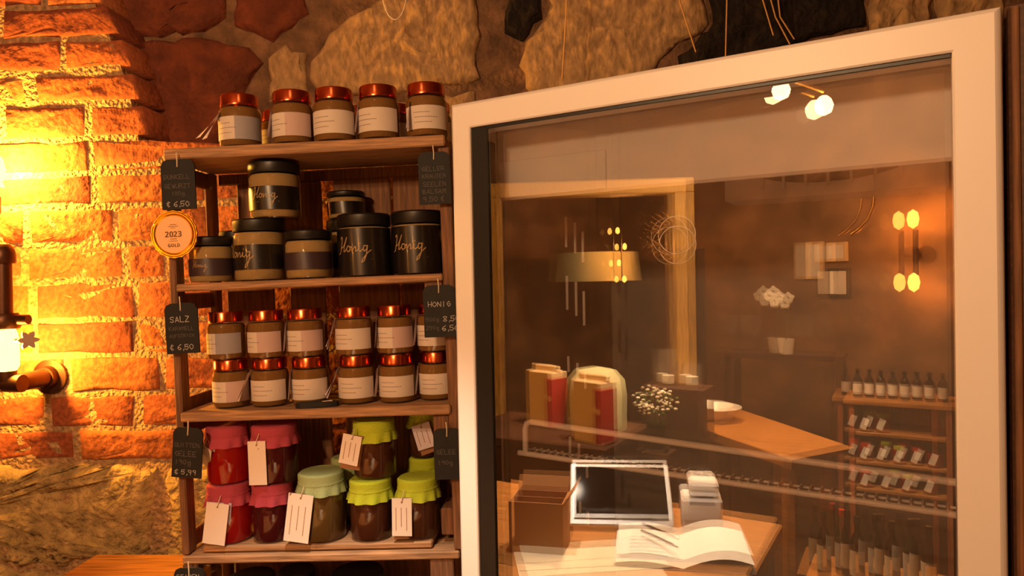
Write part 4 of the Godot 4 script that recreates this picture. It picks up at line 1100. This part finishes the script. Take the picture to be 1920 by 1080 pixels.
func build_far_room() -> void:
	# doorway of pale wood with a wreath
	var o := structure("door_1", "pale wooden door frame mirrored in the fridge glass")
	o.position = fl(-0.47, 0, 2.24)
	o.rotation.y = TURN - 0.45
	box("jamb", Vector3(0.155, 1.02, 0), Vector3(0.09, 2.04, 0.09), M.post_wood, o, 0.004)
	box("jamb", Vector3(-0.75, 1.02, 0), Vector3(0.09, 2.04, 0.09), M.post_wood, o, 0.004)
	box("lintel", Vector3(-0.3, 2.075, 0), Vector3(1.0, 0.07, 0.09), M.post_wood, o, 0.004)
	var wr := at_room("twig_wreath", "twig wreath with a white hoop mirrored on the door post", "wreath", -0.32, 1.835, 2.13)
	for k in 2:
		var pts := []
		for i in 25:
			var a := TAU * i / 24.0
			pts.append(Vector3(cos(a) * 0.085 + 0.012, sin(a) * 0.085 - 0.045 * k, 0.004 * k))
		rod("hoop", pts, 0.0022, M.wire_coat, wr, 6)
	for k in 40:
		var a := rng.randf_range(1.7, 4.6)
		var p := Vector3(cos(a) * 0.08 + 0.01, sin(a) * 0.08 - 0.02, 0)
		rod("twig", [p, p + Vector3(rng.randf_range(-0.07, 0.01), rng.randf_range(-0.05, 0.05), rng.randf_range(-0.02, 0.02))], 0.0013, M.straw, wr, 4)
	# dark post right of the doorway
	o = at_room("dark_post", "dark iron post mirrored beside the door frame", "post", -0.29, 0, 2.4)
	box("shaft", Vector3(0, 0.89, 0), Vector3(0.06, 1.78, 0.03), M.frame_dark, o)
	box("foot", Vector3(0, 0.01, 0), Vector3(0.16, 0.02, 0.12), M.frame_dark, o)
	# console with wine glasses and orchid
	o = at_room("console_table", "narrow console mirrored behind the table, carrying glasses and an orchid", "table", 0.07, 0, 2.57)
	box("top_board", Vector3(0, 1.265, 0), Vector3(0.52, 0.025, 0.2), M.dark_wood, o)
	for p in [[-0.24, -0.08], [0.24, -0.08], [-0.24, 0.08], [0.24, 0.08]]: box("leg", Vector3(p[0], 0.626, p[1]), Vector3(0.03, 1.252, 0.03), M.dark_wood, o)
	for k in 6:
		var gl := at_room("wine_glass", "wine glass mirrored on the console, %s from the dark post" % ["first", "second", "third", "fourth", "fifth", "sixth"][k], "glass", -0.165 + 0.055 * k + (0.13 if k > 2 else 0.0), 1.278, 2.51 + 0.07 * (k % 2), "wine glasses on the console")
		turned("bowl", [[0.004, 0.075], [0.02, 0.085], [0.03, 0.11], [0.03, 0.15], [0.025, 0.18]], M.drinking_glass, gl, 18)
		turned("stem", [[0.0, 0.0], [0.028, 0.001], [0.006, 0.006], [0.0035, 0.02], [0.0035, 0.076], [0.0, 0.078]], M.drinking_glass, gl, 14)
	o = at_room("white_orchid", "white orchid in a pot mirrored on the console", "plant", 0.085, 1.278, 2.51)
	turned("pot", [[0.0, 0.0], [0.03, 0.0], [0.038, 0.07], [0.0, 0.065]], M.bowl_white, o)
	rod("stem", [Vector3(0, 0.06, 0), Vector3(0.01, 0.16, 0), Vector3(-0.01, 0.23, -0.01), Vector3(-0.06, 0.27, -0.02)], 0.0025, M.leaf_green, o, 6)
	for p in [[-0.07, 0.27], [-0.045, 0.245], [-0.02, 0.265], [0.0, 0.235], [-0.05, 0.29], [0.015, 0.26]]:
		var st := tool()
		for q in 5:
			var a := TAU * q / 5.0
			lathe(st, [[0.0, -0.016], [0.012, -0.004], [0.013, 0.006], [0.0, 0.018]], 8, Transform3D(Basis(Vector3.BACK, a).scaled_local(Vector3(1, 1, 0.25)), Vector3(p[0] + -sin(a) * 0.013, p[1] + cos(a) * 0.013, -0.02)))
		obj("blossom", st, M.petal_white, o)
	# pictures on the far wall
	for k in 3:
		var p: Array = [[-1.48, 1.72, 0.1, 0.2], [-1.35, 1.76, 0.11, 0.1], [-1.34, 1.6, 0.12, 0.15]][k]
		var fr := thing("wall_picture", ["tall picture mirrored on the far wall beside the door frame", "small upper picture mirrored on the far wall", "dark framed lower picture mirrored on the far wall"][k], "picture", Vector3(p[0], p[1], 1.725), 0.0, "pictures on the far wall")
		box("frame", Vector3(0, 0, 0), Vector3(p[2], p[3], 0.025), M.frame_dark if k == 2 else M.carton_cream, fr)
		box("print", Vector3(0, 0, -0.0125), Vector3(p[2] - 0.03, p[3] - 0.03, 0.003), M.page, fr, 0.0005)
	# far pipe lamp with bulbs over each other
	var wl := thing("pipe_lamp", "pipe wall lamp with glowing bulbs mirrored on the far wall", "wall lamp", Vector3(-0.9, 1.54, 1.615))
	rod("pipe", [Vector3(0, 0.08, 0.02), Vector3(0, 0.3, 0.02)], 0.012, M.iron_pipe, wl, 10)
	rod("wall_arm", [Vector3(0, 0.19, 0.02), Vector3(0, 0.19, 0.11)], 0.012, M.iron_pipe, wl, 10)
	turned("wall_flange", [[0.0, 0.0], [0.04, 0.0], [0.04, 0.006], [0.0, 0.008]], M.iron_pipe, wl, 18, Transform3D(Basis(Vector3.RIGHT, -PI / 2), Vector3(0, 0.19, 0.113)))
	for y in [0.06, 0.35]:
		turned("bulb", [[0.0, -0.045], [0.02, -0.03], [0.026, 0.0], [0.02, 0.03], [0.0, 0.045]], M.amber_bulb, wl, 14, Transform3D(Basis(), Vector3(0, y, 0.0)))
	omni("far_lamp_upper_light", Vector3(-0.9, 1.89, 1.615), Color(1.0, 0.6, 0.25), LAMP_FAR, 0.02)
	omni("far_lamp_lower_light", Vector3(-0.9, 1.6, 1.615), Color(1.0, 0.6, 0.25), LAMP_FAR * 0.5, 0.02)
	# brass horn hanging in front of it
	o = at_room("brass_hook", "curved brass hook mirrored left of the far wall lamp", "hook", 0.43, 1.86, 2.3)
	rod("cord", [Vector3(0.04, 0.83, 0), Vector3(0.04, 0.1, 0)], 0.0012, M.frame_dark, o, 5)
	rod("hook", [Vector3(0.04, 0.1, 0), Vector3(0.035, 0.06, 0), Vector3(0.015, 0.01, 0), Vector3(-0.02, -0.03, 0), Vector3(-0.05, -0.05, 0)], 0.008, M.brass, o, 8)
	# lamp with small bulbs and pale shade in the far corner
	o = at_room("drum_lampshade", "pale drum lampshade mirrored through the door frame", "lamp shade", -1.05, 1.63, 2.95)
	turned("shade", [[0.26, 0.0], [0.24, 0.17], [0.235, 0.17], [0.255, 0.0]], M.sage_shade, o, 28)
	rod("cord", [Vector3(0, 0.1, 0), Vector3(0, 1.07, 0)], 0.004, M.frame_dark, o, 6)
	rod("spider", [Vector3(-0.24, 0.12, 0), Vector3(0.24, 0.12, 0)], 0.004, M.frame_dark, o, 6)
	o = at_room("bulb_cluster", "hanging cluster of small warm bulbs mirrored through the door frame", "lamp", -0.8, 1.64, 2.7)
	rod("cord", [Vector3(0, 0.0, 0), Vector3(0, 1.1, 0)], 0.004, M.frame_dark, o, 6)
	for p in [[-0.02, 0.27], [0.02, 0.18], [-0.015, 0.09], [0.015, 0.0]]:
		turned("bulb", [[0.0, -0.02], [0.011, -0.012], [0.013, 0.0], [0.009, 0.014], [0.0, 0.02]], M.amber_bulb, o, 10, Transform3D(Basis(), Vector3(p[0], p[1], 0)))
	omni("bulb_cluster_light", fl(-0.78, 1.82, 2.7), Color(1.0, 0.62, 0.3), 0.35, 0.01)

func build_room_lamp() -> void:
	# two-bulb bar lamp under the ceiling: the room's main light
	var o := at_room("bar_lamp", "two-bulb bar lamp mirrored at the top of the fridge glass", "ceiling lamp", 0.285, 2.262, 1.69)
	var ends := [Vector3(-0.065, 0.03, -0.03), Vector3(0.065, -0.03, 0.03)]
	rod("bar", [ends[0] + Vector3(0, 0.05, 0), ends[1] + Vector3(0, 0.05, 0)], 0.008, M.brass, o, 8)
	rod("rod", [Vector3(0, 0.05, 0), Vector3(0, 0.4, 0)], 0.006, M.brass, o, 8)
	for e in ends:
		turned("bulb", [[0.0, -0.035], [0.024, -0.024], [0.032, 0.0], [0.024, 0.022], [0.012, 0.034], [0.0, 0.036]], M.warm_bulb, o, 16, Transform3D(Basis(), e))
		omni("bar_lamp_light", fl(0.285, 2.262, 1.69) + (e as Vector3).rotated(Vector3.UP, TURN), ROOM_COLOR, ROOM_ENERGY, 0.03)

func build_counter_lamp() -> void:
	# shaded pendant that lights the counter
	var o := at_room("pendant_lamp", "metal pendant lamp above the counter", "pendant lamp", -0.05, 2.36, 0.42)
	turned("shade", [[0.12, -0.02], [0.1, 0.05], [0.03, 0.11], [0.02, 0.12], [0.0, 0.12], [0.0, 0.117], [0.028, 0.107], [0.097, 0.05], [0.117, -0.02]], M.iron_pipe, o, 28)
	turned("bulb", [[0.0, -0.03], [0.02, -0.02], [0.027, 0.0], [0.02, 0.025], [0.012, 0.04], [0.0, 0.05]], M.warm_bulb, o, 16)
	rod("cord", [Vector3(0, 0.12, 0), Vector3(0, 0.33, 0)], 0.004, M.frame_dark, o, 6)
	var l := SpotLight3D.new()
	l.name = "pendant_light"
	l.light_color = Color(1.0, 0.92, 0.82)
	l.light_energy = COUNTER_LIGHT
	l.light_size = 0.02
	l.spot_angle = 28.0
	l.spot_angle_attenuation = 0.4
	l.spot_range = 8.0
	l.spot_attenuation = 2.0
	l.shadow_enabled = true
	add_child(l)
	l.position = fl(-0.05, 2.355, 0.42)
	l.rotation = Vector3(-PI / 2, 0, 0)

func build_ceiling_spot() -> void:
	# recessed spot over the table and the crate of jars
	var o := at_room("ceiling_spot", "small ceiling spot above the wooden table", "ceiling lamp", -0.05, 2.66, 1.3)
	turned("can", [[0.05, -0.03], [0.055, -0.028], [0.055, 0.038], [0.0, 0.04], [0.0, 0.036], [0.05, 0.034]], M.iron_pipe, o, 24)
	turned("bulb", [[0.0, -0.02], [0.03, -0.012], [0.034, 0.0], [0.02, 0.03], [0.0, 0.03]], M.warm_bulb, o, 16)
	var l := SpotLight3D.new()
	l.name = "ceiling_spot_light"
	l.light_color = Color(1.0, 0.8, 0.58)
	l.light_energy = TABLE_LIGHT
	l.light_size = 0.03
	l.spot_angle = 42.0
	l.spot_angle_attenuation = 0.5
	l.spot_range = 8.0
	l.spot_attenuation = 2.0
	l.shadow_enabled = true
	add_child(l)
	l.position = fl(-0.05, 2.635, 1.3)
	l.rotation = Vector3(-PI / 2, 0, 0)

func build_cabinet() -> void:
	var o := at_room("dark_cabinet", "tall dark brown cabinet edge standing past the fridge", "cabinet", 0.917, 0, -0.285)
	box("side_panel", Vector3(-0.185, 0.97, 0), Vector3(0.018, 1.94, 0.5), M.dark_wood, o)
	box("side_panel", Vector3(0.185, 0.97, 0), Vector3(0.018, 1.94, 0.5), M.dark_wood, o)
	box("door", Vector3(0, 0.97, 0.258), Vector3(0.385, 1.93, 0.016), M.dark_wood, o)
	box("top_panel", Vector3(0, 1.931, 0), Vector3(0.35, 0.018, 0.5), M.dark_wood, o)
	box("back_panel", Vector3(0, 0.97, -0.245), Vector3(0.35, 1.9, 0.008), M.dark_wood, o)
	rod("edge_trim", [Vector3(-0.1865, 0.01, 0.268), Vector3(-0.1865, 1.93, 0.268)], 0.004, M.crate_post, o, 8)

func _ready() -> void:
	rng.seed = 20230
	noise.seed = 4
	noise.frequency = 0.02
	# camera
	var cam := Camera3D.new()
	cam.name = "camera"
	add_child(cam)
	cam.position = Vector3(0, 1.65, 0)
	cam.basis = Basis(Vector3.UP, deg_to_rad(3.0)) * Basis(Vector3.RIGHT, deg_to_rad(-0.7)) * Basis(Vector3.BACK, deg_to_rad(-1.15))
	cam.fov = rad_to_deg(2.0 * atan(540.0 / 1300.0))
	cam.near = 0.05
	cam.current = true
	# air and exposure
	var we := WorldEnvironment.new()
	we.name = "environment"
	var env := Environment.new()
	env.background_mode = Environment.BG_COLOR
	env.background_color = Color.BLACK
	env.tonemap_mode = Environment.TONE_MAPPER_LINEAR
	env.tonemap_exposure = 1.0
	env.sdfgi_enabled = true
	env.ssao_enabled = true
	env.ssil_enabled = true
	we.environment = env
	add_child(we)
	make_materials()
	build_room_lamp()
	build_counter_lamp()
	build_ceiling_spot()
	build_walls()
	build_fridge()
	build_cabinet()
	var first := get_child_count()
	build_shelf()
	stock_shelf()
	hang_tags()
	var lean := Transform3D(Basis(Vector3.BACK, SHELF_LEAN), SHELF_FOOT + Vector3(0.031, 0.026, -0.005)) * Transform3D(Basis(), -SHELF_FOOT)
	for k in range(first, get_child_count()):
		var c: Node3D = get_child(k)
		c.transform = lean * c.transform
	build_pipe_lamp()
	build_counter()
	build_sideboard()
	build_stock_corner()
	build_far_room()
	small_crate()
	hang_twigs()
